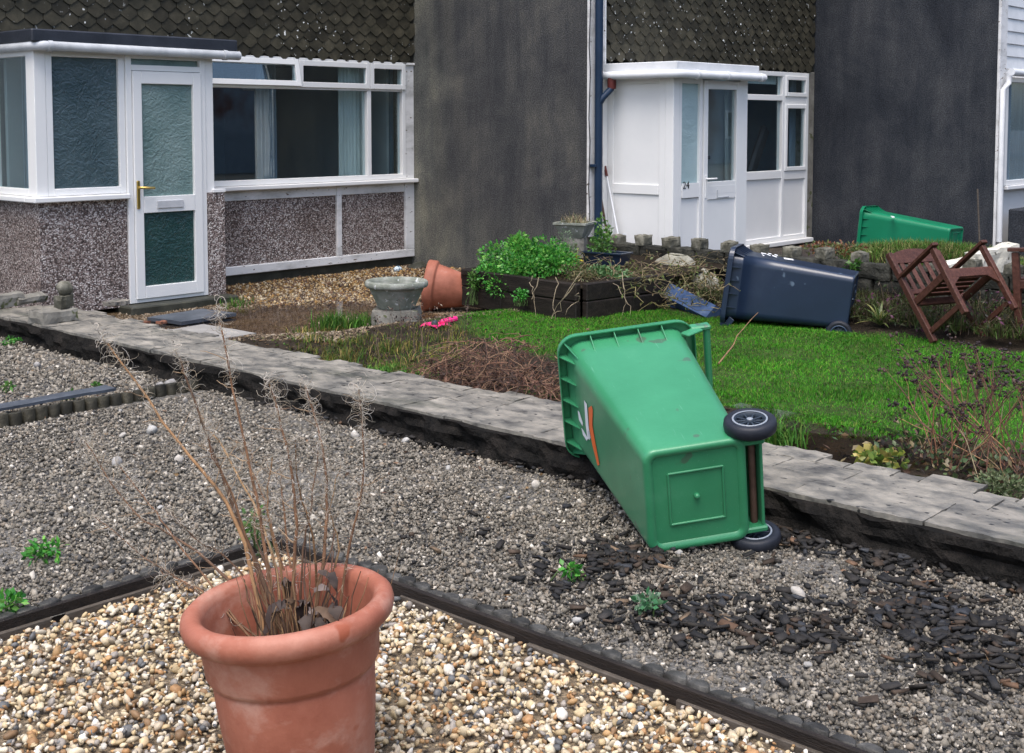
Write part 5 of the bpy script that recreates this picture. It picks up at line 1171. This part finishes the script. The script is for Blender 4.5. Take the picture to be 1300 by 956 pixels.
# pink plastic flower-like scrap
pk = empty('pink_plastic_toy', G(552, 416, .0) + np.array([0, 0, -.01])); pk['label'] = 'bright pink plastic scrap on the soil below the toppled pot'; pk['category'] = 'scrap'
for k in range(5):
    a = .3 + k * 1.2566; m = MB(); V = []
    for i in range(9):
        t = i / 8; w = .045 * math.sin(math.pi * min(1, t * 1.05 + .06)) + .004; c = np.array([math.cos(a), math.sin(a)]) * (.02 + .11 * t); s = np.array([-math.sin(a), math.cos(a)]) * w; zz = .03 + .05 * t - .05 * t * t
        V.append([(c[0] + s[0], c[1] + s[1], zz), (c[0] - s[0], c[1] - s[1], zz), (c[0] - s[0], c[1] - s[1], zz - .006), (c[0] + s[0], c[1] + s[1], zz - .006)])
    m.loft(V, False, True, True); m.obj('petal', 'pink', pk)
pd_ = (G(598, 402, .05) - G(560, 408, .05)); m = MB(); m.beam((.04, -.02, .05), (.04 + pd_[0] * .55, -.02 + pd_[1] * .55, .06), .045, .04, (0, 0, 1), .012); m.obj('bar', 'pink', pk)
m = MB(); m.lathe([(0.0, .07), (.022, .065), (.028, .045), (.028, .02)], 12); m.obj('centre', 'hubdark', pk)
# slate doormat, loose slab and brick bits at the door
o = rough_box(-.30, .30, -.22, .22, -.015, .015, .1, .004, 5, 12).obj('door_mat', 'slate'); o.location = (6.0, 9.17, -.045); o.rotation_euler = (0, 0, .12); tag(o, 'flat blue-grey mat in front of the door step', 'mat')
o = rough_box(-.34, .34, -.34, .34, -.03, .02, .1, .006, 4, 13).obj('path_slab', 'palecon'); o.location = (5.55, 8.45, -.075); o.rotation_euler = (0, 0, .05); tag(o, 'pale wet concrete slab between the mat and low wall', 'slab')
for lab, uv, s, mt_ in (('broken red brick piece beside the door mat', (180, 406), (.16, .07, .04), 'brickr'), ('flat dark slab fragment on the wall near the porch', (148, 404), (.22, .13, .035), 'slab'), ('chipped brown brick end lying near the doorstep', (205, 404), (.09, .06, .035), 'brickr')):
    c = G(*uv, .0); blk('fragment', lab, (c[0], c[1], -.05 if mt_ == 'brickr' else .11), *s, .4, mt_, int(uv[0]), 'fragment', 'broken pieces by the door step')
c = PY(505, 342, 10.3); o = rock((0, 0, 0), .055, .045, .04, .1, 1.2, 3, 2).obj('painted_pebble', surf('blue_white_pebble', [(.42, (.02, .10, .16)), (.5, (.6, .68, .72))], 38, rough=.4, bump=0)); o.location = c; tag(o, 'small blue and white patterned pebble by the house wall', 'pebble')
o = rock((0, 0, 0), .17, .10, .09, .25, 1.4, 12).obj('boulder', 'concreted'); c = PY(533, 343, 10.45); o.location = c; tag(o, 'dark mossy rock in the corner under the window', 'boulder', 'boulders by the block wall')
# ================================================================== BIG POT WITH DEAD WILLOWHERB
PC = np.array([1.885, 2.418, -.03]); PH = .45
pot = empty('terracotta_planter', PC)
pot.matrix_world = Matrix.Translation(Vector(PC)) @ Matrix.Rotation(math.radians(-5.0), 4, Vector(fwd_h)) @ Matrix.Diagonal((.93, .93, 1.0, 1.0))
tag(pot, 'large round terracotta planter standing on golden pebbles', 'planter')
m = MB(); m.lathe([(0, .0), (.175, .0), (.185, .012), (.208, .20), (.214, .285), (.212, .292), (.222, .298), (.229, .31), (.236, .385), (.240, .395), (.262, .402), (.276, .416), (.281, .435), (.277, .452), (.262, .464), (.244, .464), (.230, .455), (.224, .435), (.212, .30), (.19, .22)], 64); m.obj('pot', 'terracotta', pot)
m = MB(); V = []; F = []
for i in range(9):
    for j in range(32):
        r = .208 * i / 8; a = 2 * math.pi * j / 32; V.append((r * math.cos(a), r * math.sin(a), .30 + .015 * noise.noise(Vector((r * 20 * math.cos(a), r * 20 * math.sin(a), 2)))))
for i in range(8):
    for j in range(32): F.append((i * 32 + j, i * 32 + (j + 1) % 32, (i + 1) * 32 + (j + 1) % 32, (i + 1) * 32 + j))
m.add(V, F, True); m.obj('compost', 'potsoil', pot)

pl = empty('dead_willowherb', PC + np.array([0, 0, .27])); tag(pl, 'tall dead willowherb stalks with white fluff growing from the terracotta planter', 'plant')
base = PC + np.array([0, 0, .27])
def at_depth(u, v, dz):   # point on the pixel ray at camera depth dz
    return CAM + ray(u, v) * dz
ZP = float((PC - CAM) @ cam_f) + .1
stems = [((325, 760), (300, 660), (225, 560), (137, 437), .0062), ((345, 765), (315, 690), (280, 600), (228, 455), .0068), ((350, 765), (335, 680), (310, 560), (278, 405), .0055), ((365, 765), (375, 690), (370, 590), (342, 488), .0058), ((395, 755), (412, 690), (412, 590), (388, 490), .0058), ((440, 745), (445, 690), (462, 600), (456, 495), .0045), ((330, 770), (250, 700), (170, 650), (108, 560), .0045), ((335, 770), (240, 745), (175, 700), (120, 655), .0032), ((300, 770), (235, 700), (190, 640), (150, 590), .003), ((350, 760), (330, 700), (322, 640), (318, 560), .004), ((360, 760), (345, 700), (300, 600), (250, 520), .0045), ((380, 760), (385, 700), (395, 640), (405, 560), .0035), ((400, 755), (400, 700), (380, 620), (375, 555), .0035), ((370, 765), (355, 720), (340, 650), (345, 580), .004), ((345, 770), (290, 710), (255, 690), (215, 650), .003), ((355, 765), (365, 700), (360, 640), (356, 600), .004), ((415, 750), (430, 700), (420, 650), (432, 590), .003), ((320, 775), (270, 760), (235, 740), (205, 725), .003), ((340, 765), (300, 640), (270, 580), (262, 540), .0035), ((385, 760), (350, 690), (330, 620), (300, 560), .0035)]
fl = []; tops = []
for k, (b0, p1_, p2_, tp_, r) in enumerate(stems):
    zb = ZP + random.uniform(-.06, .1); zt_ = zb + random.uniform(-.12, .22)
    c = [at_depth(*b0, zb), at_depth(*p1_, zb + (zt_ - zb) * .3), at_depth(*p2_, zb + (zt_ - zb) * .65), at_depth(*tp_, zt_)]
    c[0] = np.array([PC[0] + np.clip(c[0][0] - PC[0], -.13, .13), PC[1] + np.clip(c[0][1] - PC[1], -.13, .13), PC[2] + .30])
    path = []
    for t in np.linspace(0, 3, 16):
        i = min(int(t), 2); f_ = t - i; a_ = c[max(i - 1, 0)]; b_ = c[i]; d_ = c[i + 1]; e_ = c[min(i + 2, 3)]
        path.append(.5 * ((2 * b_) + (-a_ + d_) * f_ + (2 * a_ - 5 * b_ + 4 * d_ - e_) * f_ ** 2 + (-a_ + 3 * b_ - 3 * d_ + e_) * f_ ** 3) + rng.normal(0, .0016, 3))
    path = np.array(path)
    colr = random.choice([(.30, .17, .08), (.20, .105, .055), (.38, .24, .12), (.15, .085, .05)])
    V, F, C = twig_np([path], [r * 1.05], [colr], 6)
    # side twigs
    tw = []; tr = []; tcs = []
    for q in range(9):
        i = random.randint(4, 14); dd_ = path[min(i + 1, 15)] - path[i - 1]; dd_ /= np.linalg.norm(dd_); s_ = np.cross(dd_, rng.normal(size=3)); s_ /= np.linalg.norm(s_)
        e_ = path[i] + (dd_ * .6 + s_) * random.uniform(.02, .075); tw.append(wander(path[i], e_, 5, .003)); tr.append(r * .3); tcs.append((.34, .24, .15))
    V2, F2, C2 = twig_np(tw, tr, tcs, 4); V, F, C = join([(V, F, C), (V2, F2, C2)])
    np_obj('stem', V - base, F, 'dry', pl, C)
    # fluff: fine curled seed hairs round the upper half
    hp = []; hr = []; hc = []
    for q in range(240 if r > .004 else 90):
        i = min(15, max(3, int(15 - abs(rng.normal(0, 5.5))))); p = path[i] + (path[i] - path[i - 1]) * random.random(); s_ = rng.normal(size=3); s_ /= np.linalg.norm(s_)
        L = random.uniform(.008, .032) * (1.5 if i > 12 else 1); t_ = np.cross(s_, rng.normal(size=3)); t_ /= np.linalg.norm(t_)
        th = np.linspace(0, random.uniform(1.2, 3.4), 6); hp.append(np.array([p + s_ * L * math.sin(x_) * .8 + t_ * L * (1 - math.cos(x_)) * .6 for x_ in th])); hr.append(random.uniform(.0005, .0010)); hc.append(random.choice([(.62, .57, .48), (.46, .39, .30), (.74, .70, .64)]))
    for q in range(9 if k < 7 else 3):   # curled pods at the tip
        p = path[14] + (path[15] - path[13]) * random.random() * .9; s_ = rng.normal(size=3) + np.array([0, 0, .4]); s_ /= np.linalg.norm(s_); t_ = np.cross(s_, rng.normal(size=3)); t_ /= np.linalg.norm(t_)
        L = random.uniform(.012, .028); th = np.linspace(0, random.uniform(2.2, 4.6), 9); hp.append(np.array([p + s_ * L * math.sin(x_) * .8 + t_ * L * (1 - math.cos(x_)) * .5 for x_ in th])); hr.append(.0012); hc.append((.66, .60, .53))
    V, F, C = twig_np(hp, hr, hc, 3); np_obj('seed_fluff', V - base, F, 'fluff', pl, C)
tw = []; tr = []; tcs = []
for q in range(95):
    a = random.uniform(0, 6.28); r_ = random.uniform(.0, .13); p = PC + np.array([r_ * math.cos(a), r_ * math.sin(a), .29]); h_ = random.uniform(.08, .30); tw.append(wander(p, p + np.array([.55 * h_ * math.cos(a) * random.random(), .55 * h_ * math.sin(a) * random.random(), h_]) + rng.normal(0, .03, 3) * np.array([1, 1, 0]), 6, .006)); tr.append(random.uniform(.0015, .0038)); tcs.append(random.choice([(.13, .07, .04), (.20, .12, .06), (.08, .045, .03), (.27, .17, .09)]))
V, F, C = twig_np(tw, tr, tcs, 5); o = np_obj('twig_tangle', V - base, F, 'dry', pl, C); o['kind'] = 'stuff'
# hanging dead leaves
for k in range(20):
    a = random.uniform(0, 6.28); r_ = random.uniform(.02, .09); p0 = PC + np.array([r_ * math.cos(a), r_ * math.sin(a), random.uniform(.36, .56)]); L = random.uniform(.07, .13); w = random.uniform(.006, .019); d_ = np.array([math.cos(a), math.sin(a), 0]) + rng.normal(0, .5, 3) * np.array([1, 1, .3]); d_ /= np.linalg.norm(d_); s_ = np.cross(d_, (0, 0, 1)); s_ /= np.linalg.norm(s_)
    V = []; F = []; tw_ = random.uniform(-1.4, 1.4); dr_ = random.uniform(.8, 1.8)
    for i in range(9):
        t = i / 8; c = p0 + d_ * L * t * (1 - .35 * t) + np.array([0, 0, 1]) * L * (.35 * t - dr_ * t * t); ww = w * math.sin(math.pi * (t * .92 + .06)) + .002; sv = s_ * math.cos(tw_ * t) + np.array([0, 0, 1]) * math.sin(tw_ * t)
        j_ = rng.normal(0, .004, (3, 3)); V += [c - sv * ww + j_[0], c + np.array([0, 0, .006]) + j_[1], c + sv * ww + j_[2]]
    for i in range(8): F += [(3 * i, 3 * i + 1, 3 * i + 4, 3 * i + 3), (3 * i + 1, 3 * i + 2, 3 * i + 5, 3 * i + 4)]
    cl_ = random.choice([(.055, .038, .03), (.09, .065, .055), (.13, .10, .09), (.035, .022, .018), (.10, .06, .035)])
    np_obj('dead_leaf', np.array(V) - base, F, 'dry', pl, np.tile(cl_, (len(V), 1)), True)

# ================================================================== PLANTS
def bush(name, lab, c, rad, n, size, pal, cat='plant', aspect=.6, group=None, stems_=14, lumps=9, droop=.25, bottom=.0):
    c = np.array(c, float); rad = np.array(rad, float); e = empty(name, (c[0], c[1], c[2] - rad[2])); L0 = np.array(e.location)
    lc = rng.normal(size=(lumps, 3)); lc /= np.linalg.norm(lc, axis=1)[:, None]; lc[:, 2] = np.abs(lc[:, 2]) * .9 - .25; lc *= rng.uniform(.4, .75, (lumps, 1))
    w = rng.integers(0, lumps, n); d = rng.normal(size=(n, 3)); d /= np.linalg.norm(d, axis=1)[:, None]
    P = lc[w] + d * (rng.random((n, 1)) ** .45) * .45
    P = P * rad + c; ok = P[:, 2] > c[2] - rad[2] * .85 + bottom; P = P[ok]; d = d[ok]; d[:, 2] += .35
    V, F, C = leaves(P, d + rng.normal(0, .35, d.shape), size, pal, aspect, droop); np_obj('foliage', V - L0, F, 'leaf', e, C)
    paths = [wander((c[0] + random.uniform(-.05, .05), c[1] + random.uniform(-.05, .05), c[2] - rad[2]), c + lc[random.randrange(lumps)] * rad, 6, .01) for _ in range(stems_)]
    V, F, C = twig_np(paths, [.004] * stems_, [(.05, .09, .02)] * stems_, 5); np_obj('stem', V - L0, F, 'dry', e, C)
    return tag(e, lab, cat, group)
GR = [(.04, .22, .025), (.06, .29, .035), (.10, .36, .05), (.025, .14, .02), (.18, .42, .07)]
YG = [(.07, .20, .03), (.11, .26, .05), (.05, .14, .03), (.16, .28, .07)]
def pz(u, v, X): return PX(u, v, X)
bush('parsley_bush', 'biggest bushy bright green herb on the raised bed', pz(662, 336, 8.25), (.38, .54, .34), 6000, .034, GR, 'bush')
bush('parsley_bush', 'lower bright green herb spilling over the planter front', pz(622, 360, 8.0), (.2, .36, .22), 2200, .032, GR, 'bush')
bush('parsley_bush', 'tall pale green sprigs topping the biggest herb bush', pz(668, 312, 8.3), (.14, .2, .17), 900, .04, [(.10, .34, .05), (.20, .46, .08), (.06, .24, .03)], 'bush', .5)
bush('feathery_herb', 'yellower feathery herb beside the stone pedestal', pz(706, 340, 8.6), (.25, .26, .30), 1900, .03, YG, 'plant', .35)
bush('grey_herb', 'thin grey green herb stems in front of the stone planter', pz(714, 320, 8.9), (.14, .2, .27), 700, .03, [(.12, .20, .10), (.16, .24, .13)], 'plant', .25)
bush('trough_plant', 'leggy green plant growing from the navy trough', pz(766, 312, 9.15), (.10, .13, .32), 420, .045, YG, 'plant', .5)
bush('wall_ivy', 'small dark leaved sprig on the planter sleeper face', pz(660, 376, 7.80), (.04, .10, .08), 170, .025, GR[:2], 'plant', .7)
bush('corner_weed', 'straggly weed climbing the left corner of raised bed', pz(600, 362, 7.86), (.06, .06, .17), 170, .035, YG, 'plant', .5)
# yellow leaf tuft
bush('yellow_leaf_plant', 'yellow withered leaves below the stone pedestal', pz(728, 330, 8.95), (.05, .07, .06), 60, .05, [(.55, .45, .03), (.40, .34, .05)], 'plant', .7, stems_=4)
# tangled dead vines between the planter and blue bin
vi = empty('dead_vines', (9.0, 6.2, 0)); tag(vi, 'tangled brown dead vines sprawling between raised bed and blue bin', 'vines'); L0 = np.array(vi.location)
paths = []; rr_ = []; cc_ = []
for k in range(420):
    u0, v0 = (random.uniform(770, 915), random.uniform(345, 408)) if k % 3 else (random.uniform(720, 900), random.uniform(326, 372)); X_ = random.uniform(8.6, 9.7) if k % 3 else random.uniform(8.1, 9.6); a = PX(u0, v0, X_)
    if a[2] < .0: a[2] = random.uniform(.02, .12)
    b = a + np.array([random.uniform(-.3, .3), random.uniform(-.35, .35), random.uniform(-.15, .12)]); b[2] = max(b[2], .0); paths.append(wander(a, b, 7, .03)); rr_.append(random.uniform(.0018, .005)); cc_.append(random.choice([(.22, .16, .09), (.13, .09, .055), (.30, .24, .13), (.10, .09, .04), (.20, .17, .07)]))
for (a, b) in (((730, 360), (700, 405)), ((684, 352), (680, 410)), ((705, 352), (705, 405)), ((735, 372), (718, 400)), ((676, 350), (675, 380)), ((738, 345), (690, 420)), ((770, 355), (800, 400)), ((790, 345), (790, 400))):
    A_, B_ = PX(*a, 7.80 if a[0] < 740 else 8.2), PX(*b, 7.74 if a[0] < 740 else 8.1); paths.append(wander(A_, B_, 8, .016)); rr_.append(.0045); cc_.append((.30, .24, .16))
V, F, C = twig_np(paths, rr_, cc_, 5); np_obj('stem', V - L0, F, 'dry', vi, C)
P = np.array([p[random.randint(1, 6)] for p in paths[:420] for _ in range(4)]); V, F, C = leaves(P, rng.normal(size=P.shape), .035, [(.10, .12, .03), (.17, .13, .06), (.07, .09, .03), (.15, .19, .05)], .5); np_obj('leaf', V - L0, F, 'leaf', vi, C)
# low weeds in the back bed
bw_ = []
for k in range(260):
    yy = random.uniform(2.6, 6.2); xx = random.uniform(8.85, 9.95); n = 40; P = np.stack([rng.normal(xx, .05, n), rng.normal(yy, .05, n), np.full(n, .08)], 1); bw_.append(blades(P, random.uniform(.06, .16), .007, [(.035, .055, .014), (.06, .07, .024), (.08, .062, .032), (.035, .028, .018), (.05, .09, .02)], .9))
V, F, C = join(bw_); stuff(tag(np_obj('weeds', V, F, 'grass', None, C), 'dull weeds and leaf litter in the back bed under the chair', 'weeds'))
btw = empty('dead_bed_twigs', (9.3, 3.9, .08)); tag(btw, 'dark dead twigs and stalks in the bed beneath the tipped chair', 'twigs'); L0 = np.array(btw.location); paths = []; rr_ = []; cc_ = []
for k in range(240):
    p = np.array([random.uniform(8.85, 9.95), random.uniform(2.9, 4.7), .06]); paths.append(wander(p, p + np.array([random.uniform(-.15, .15), random.uniform(-.2, .2), random.uniform(.04, .30)]), 6, .012)); rr_.append(random.uniform(.0015, .0035)); cc_.append(random.choice([(.06, .035, .025), (.11, .07, .045), (.04, .03, .02), (.16, .12, .07)]))
V, F, C = twig_np(paths, rr_, cc_, 4); np_obj('stems', V - L0, F, 'dry', btw, C)
P = np.array([p[random.randint(1, 5)] for p in paths for _ in range(5)]); V, F, C = leaves(P, rng.normal(size=P.shape), .035, [(.04, .06, .02), (.07, .05, .03), (.03, .03, .02), (.05, .08, .025), (.12, .04, .08)], .5); np_obj('leaves', V - L0, F, 'leaf', btw, C)
# strap-leaved clump right of the blue bin
yc = G(1098, 418, .05); e = empty('strap_leaf_plant', (yc[0] + .25, yc[1], .05)); tag(e, 'clump of long green strap leaves at the foot of blue bin', 'plant'); V = []; F = []; C = []
for k in range(46):
    a = random.uniform(0, 6.28); L = random.uniform(.18, .36); w = .009; d_ = np.array([math.cos(a), math.sin(a), 0]); s_ = np.array([-d_[1], d_[0], 0]); el = random.uniform(.5, 1.25); b = len(V); c_ = random.choice([(.09, .15, .035), (.14, .18, .05), (.30, .30, .10), (.05, .10, .025)])
    for i in range(7):
        t = i / 6; p = d_ * L * t * math.cos(el) * (1 + .3 * t) + np.array([0, 0, 1]) * L * (t * math.sin(el) - .45 * t * t); ww = w * (1 - t ** 3); V += [p - s_ * ww, p + s_ * ww]; C += [c_, c_]
    for i in range(6): F.append((b + 2 * i, b + 2 * i + 1, b + 2 * i + 3, b + 2 * i + 2))
np_obj('leaves', V, F, 'leaf', e, np.array(C), True)
# shrubby bits on top of the block wall, left of the far green bin
bush('wall_top_plant', 'reddish green plants on the block wall above the blue bin', pz(1068, 318, 10.4), (.08, .4, .10), 420, .04, [(.10, .14, .04), (.20, .07, .04), (.14, .17, .05), (.28, .12, .05)], 'plant', .5)
bush('wall_foot_plant', 'yellow green leaves poking up beside the wall and blue bin', pz(1085, 338, 10.0), (.05, .10, .09), 90, .05, YG, 'plant', .5)

# dead brown fern heap in the border
dc = (G(560, 482, .06) + G(700, 505, .06)) / 2; dcl = empty('dead_fern_heap', (dc[0] + .1, dc[1], .03)); tag(dcl, 'heap of dead brown fern stems beside the green bin rim', 'plant'); L0 = np.array(dcl.location)
paths = []; rr_ = []; cc_ = []
for k in range(900):
    yy = random.uniform(4.35, 5.45); hx = random.uniform(5.05, 5.55); a = np.array([hx, yy, random.uniform(.05, .36) * (1 - abs((yy - 4.9) / .72) ** 2)]); a[2] = max(a[2], .03)
    b = a + np.array([random.uniform(-.22, .10), random.uniform(-.22, .22), random.uniform(-.16, .05)]); b[2] = max(.03, b[2]); b[0] = max(b[0], 4.93); paths.append(wander(a, b, 6, .012)); rr_.append(random.uniform(.0015, .0036)); cc_.append(random.choice([(.12, .055, .035), (.18, .09, .055), (.075, .038, .026), (.25, .15, .09), (.05, .028, .02)]))
V, F, C = twig_np(paths, rr_, cc_, 4); np_obj('stems', V - L0, F, 'dry', dcl, C)
n = 900; P = np.stack([rng.uniform(5.02, 5.6, n), rng.uniform(4.4, 5.4, n), rng.uniform(.02, .2, n)], 1); V, F, C = leaves(P, rng.normal(size=P.shape), .03, [(.10, .05, .035), (.05, .028, .02), (.17, .09, .06)], .5); np_obj('litter', V - L0, F, 'dry', dcl, C)
# border mosses, leaf litter and tufts
bits = []
for k in range(75):
    u, v = random.uniform(380, 590), random.uniform(412, 478); c = G(u, v, .03)
    if c[0] < 5.02: continue
    n = 50; P = np.stack([rng.normal(c[0], .07, n), rng.normal(c[1], .07, n), np.full(n, h_gard(np.array([c[0]]), np.array([c[1]]))[0])], 1); bits.append(blades(P, random.uniform(.03, .09), .005, [(.10, .15, .02), (.20, .19, .04), (.06, .10, .02), (.30, .22, .08), (.05, .13, .02)], .7))
for c, n, hgt in ((G(425, 412, -.05), 260, .14), (G(460, 412, -.05), 200, .12), (G(475, 408, -.05), 120, .13), (G(300, 387, -.06), 90, .10), (G(515, 475, .05), 260, .05), (G(480, 470, .06), 260, .045), (G(985, 560, .06), 200, .12), (G(975, 552, .06), 160, .12), (G(680, 500, .06), 120, .06)):
    P = np.stack([rng.normal(c[0], .09, n), rng.normal(c[1], .07, n), np.full(n, c[2] - .02)], 1); bits.append(blades(P, hgt, .007, [(.05, .17, .02), (.08, .22, .03), (.13, .22, .04), (.04, .12, .02)], .6))
n = 1500; x = rng.uniform(5.0, 5.8, n); y = rng.uniform(1.2, 7.3, n); P = np.stack([x, y, h_gard(x, y) + .008], 1); D = rng.normal(size=P.shape); D[:, 2] *= .25; bits.append(leaves(P, D, .035, [(.06, .035, .02), (.11, .065, .04), (.04, .028, .02), (.17, .11, .06), (.09, .10, .03)], .55, .1))
n = 700; x = rng.uniform(5.05, 7.6, n); y = rng.uniform(5.6, 7.6, n); P = np.stack([x, y, h_gard(x, y) + .008], 1); D = rng.normal(size=P.shape); D[:, 2] *= .3; bits.append(leaves(P, D, .03, [(.05, .035, .025), (.10, .07, .05), (.14, .10, .06), (.07, .10, .03)], .5, .1))
V, F, C = join(bits); stuff(tag(np_obj('border_litter', V, F, 'grass', None, C), 'moss, dead leaves and grass tufts in the border behind low wall', 'ground cover'))
# dark dead flower stems round the urn foot
sdp = empty('dead_flower_stems', (6.6, 7.1, 0)); tag(sdp, 'thin black dead flower stems standing before the urn plinth', 'plant'); L0 = np.array(sdp.location); paths = []; cc_ = []
for k in range(46):
    c = G(random.uniform(470, 590), random.uniform(425, 462), .02); paths.append(wander(c, c + np.array([random.uniform(-.05, .05), random.uniform(-.05, .05), random.uniform(.12, .30)]), 5, .006)); cc_.append(random.choice([(.05, .03, .025), (.10, .07, .05), (.16, .11, .07)]))
V, F, C = twig_np(paths, [.0025] * len(paths), cc_, 4); np_obj('stem', V - L0, F, 'dry', sdp, C); P = np.array([p[-1] for p in paths for _ in range(7)]) + rng.normal(0, .012, (len(paths) * 7, 3)); V, F, C = leaves(P, rng.normal(size=P.shape), .02, [(.04, .02, .018), (.08, .05, .04), (.16, .12, .09)], .6); np_obj('seed_head', V - L0, F, 'dry', sdp, C)
# sedum skeleton at the right
sc_ = G(1225, 588, .06); sed = empty('dead_sedum', (sc_[0] + .1, sc_[1], .05)); tag(sed, 'dead sedum with dark flower heads at the lawn edge', 'plant'); L0 = np.array(sed.location)
paths = []; cc_ = []; heads = []
for (u, v) in [(1140, 450), (1148, 476), (1164, 480), (1172, 495), (1185, 465), (1192, 455), (1205, 447), (1214, 470), (1222, 452), (1228, 480), (1240, 462), (1249, 478), (1256, 455), (1262, 492), (1272, 487), (1285, 490), (1291, 457), (1296, 488), (1140, 530), (1205, 515), (1216, 522), (1232, 512), (1246, 520), (1268, 470), (1180, 460), (1236, 445), (1152, 462), (1278, 470), (1295, 520), (1310, 480), (1320, 500), (1225, 530), (1185, 500)]:
    b = L0 + np.array([random.uniform(-.22, .15), random.uniform(-.28, .22), 0]); X_ = b[0] + random.uniform(-.05, .12); t = PX(u, v, X_)
    paths.append(wander(b, t, 7, .010)); cc_.append(random.choice([(.24, .11, .06), (.30, .16, .08), (.16, .075, .05)])); heads.append(t)
    for q in range(2):
        i = random.randint(3, 5); e_ = t + rng.normal(0, .035, 3); paths.append(wander(paths[-1 - q][i], e_, 4, .004)); cc_.append((.13, .06, .045)); heads.append(e_)
for k in range(50):
    b = L0 + np.array([random.uniform(-.3, .25), random.uniform(-.35, .3), 0]); paths.append(wander(b, b + np.array([random.uniform(-.12, .12), random.uniform(-.12, .12), random.uniform(.05, .32)]), 5, .008)); cc_.append(random.choice([(.25, .17, .09), (.14, .08, .05), (.10, .05, .04), (.32, .26, .15)]))
V, F, C = twig_np(paths, [.0032] * len(paths), cc_, 4); np_obj('stem', V - L0, F, 'dry', sed, C)
P = np.concatenate([rng.normal(h_, .013, (11, 3)) for h_ in heads]); V, F, C = stones(P, .0055, [(.028, .016, .018), (.05, .028, .024), (.018, .011, .012), (.085, .05, .04)], 0); np_obj('flower_head', V - L0, F, 'dry', sed, C)
n = 700; P = L0 + np.stack([rng.normal(-.05, .2, n), rng.normal(0, .25, n), rng.uniform(0, .07, n)], 1); V, F, C = leaves(P, rng.normal(size=P.shape) + np.array([0, 0, .6]), .04, [(.05, .09, .03), (.09, .13, .05), (.14, .08, .05), (.04, .03, .025), (.2, .16, .08)], .5); np_obj('basal_leaf', V - L0, F, 'leaf', sed, C)
bush('succulent_patch', 'fleshy green rosettes on the bed below the navy trough', pz(772, 350, 8.6), (.12, .34, .10), 700, .045, [(.10, .22, .08), (.16, .30, .12), (.07, .15, .05)], 'plant', .4)
bush('dry_herb', 'brown and green withered herb at the planter corner', pz(735, 352, 8.3), (.16, .22, .15), 700, .03, [(.16, .13, .06), (.10, .12, .04), (.2, .17, .08), (.07, .06, .03)], 'plant', .35)
# round-leaved weeds near the sedum
bush('round_leaf_weed', 'small weed with yellowing round leaves beside the puddle', G(1125, 583, .09), (.10, .14, .06), 110, .04, [(.10, .18, .03), (.30, .33, .06), (.16, .24, .05), (.4, .33, .1)], 'weed', .9, stems_=6)
bush('border_weed', 'low grey green weed at the coping edge by the sedum', G(1270, 615, .09), (.12, .2, .07), 420, .03, [(.12, .17, .07), (.18, .20, .10), (.09, .12, .05)], 'weed', .4, stems_=6)
# seedlings on the gravel
for k, (lab, u, v, s, n, pal) in enumerate((('blue green weed left of the pair nearest the green bin base', 724, 726, .05, 60, GR), ('silvery green weed right of the pair nearest the green bin base', 828, 766, .06, 80, [(.10, .20, .10), (.2, .3, .2), (.06, .2, .08)]), ('green weed at the left photo edge behind log edging', 18, 764, .07, 90, GR), ('wide flat green weed on grey gravel at far left', 60, 700, .08, 110, GR), ('tiny bright weed at the left end of low wall', 17, 434, .07, 70, GR), ('faint weed near the left edge on far gravel', 8, 490, .05, 40, YG), ('little weed on far gravel beside the slate strip', 88, 501, .045, 40, YG), ('small mossy weed on far gravel near a dark twig', 122, 489, .04, 30, YG), ('small green weed on the wall top near forecourt', 362, 443, .06, 60, YG))):
    bush('weed', lab, G(u, v, .02), (s, s, s * .6), n, .03, pal, 'weed', .55, 'weeds on the gravel', 5, 5)
bush('fresh_weed', 'fresh green weed sprouting behind the big terracotta planter', at_depth(322, 672, ZP + .3), (.035, .035, .07), 90, .03, YG, 'weed', .3, stems_=5)
# a long dry reed fallen over the lawn
a, b = G(912, 462, .05), G(962, 428, .05) + np.array([0, 0, .18]); V, F, C = twig_np([wander(a, b, 7, .008)], [.006], [(.25, .14, .07)], 5); o = np_obj('dry_reed', V - a, F, 'dry', None, C); o.location = a; tag(o, 'long dry reed leaning on the lawn behind the green bin handle', 'reed')

for o in bpy.data.objects:
    if o.parent is not None and o.type == 'MESH' and o.name.split('.')[0] in ('foliage', 'seed_fluff', 'basal_leaf', 'seed_head', 'litter', 'stems', 'leaves', 'flower_head', 'dry_grass', 'leaf') : o['kind'] = 'stuff'
    if o.parent is not None and o.type == 'MESH' and o.name.split('.')[0] == 'stem' and o.parent is not pl: o['kind'] = 'stuff'
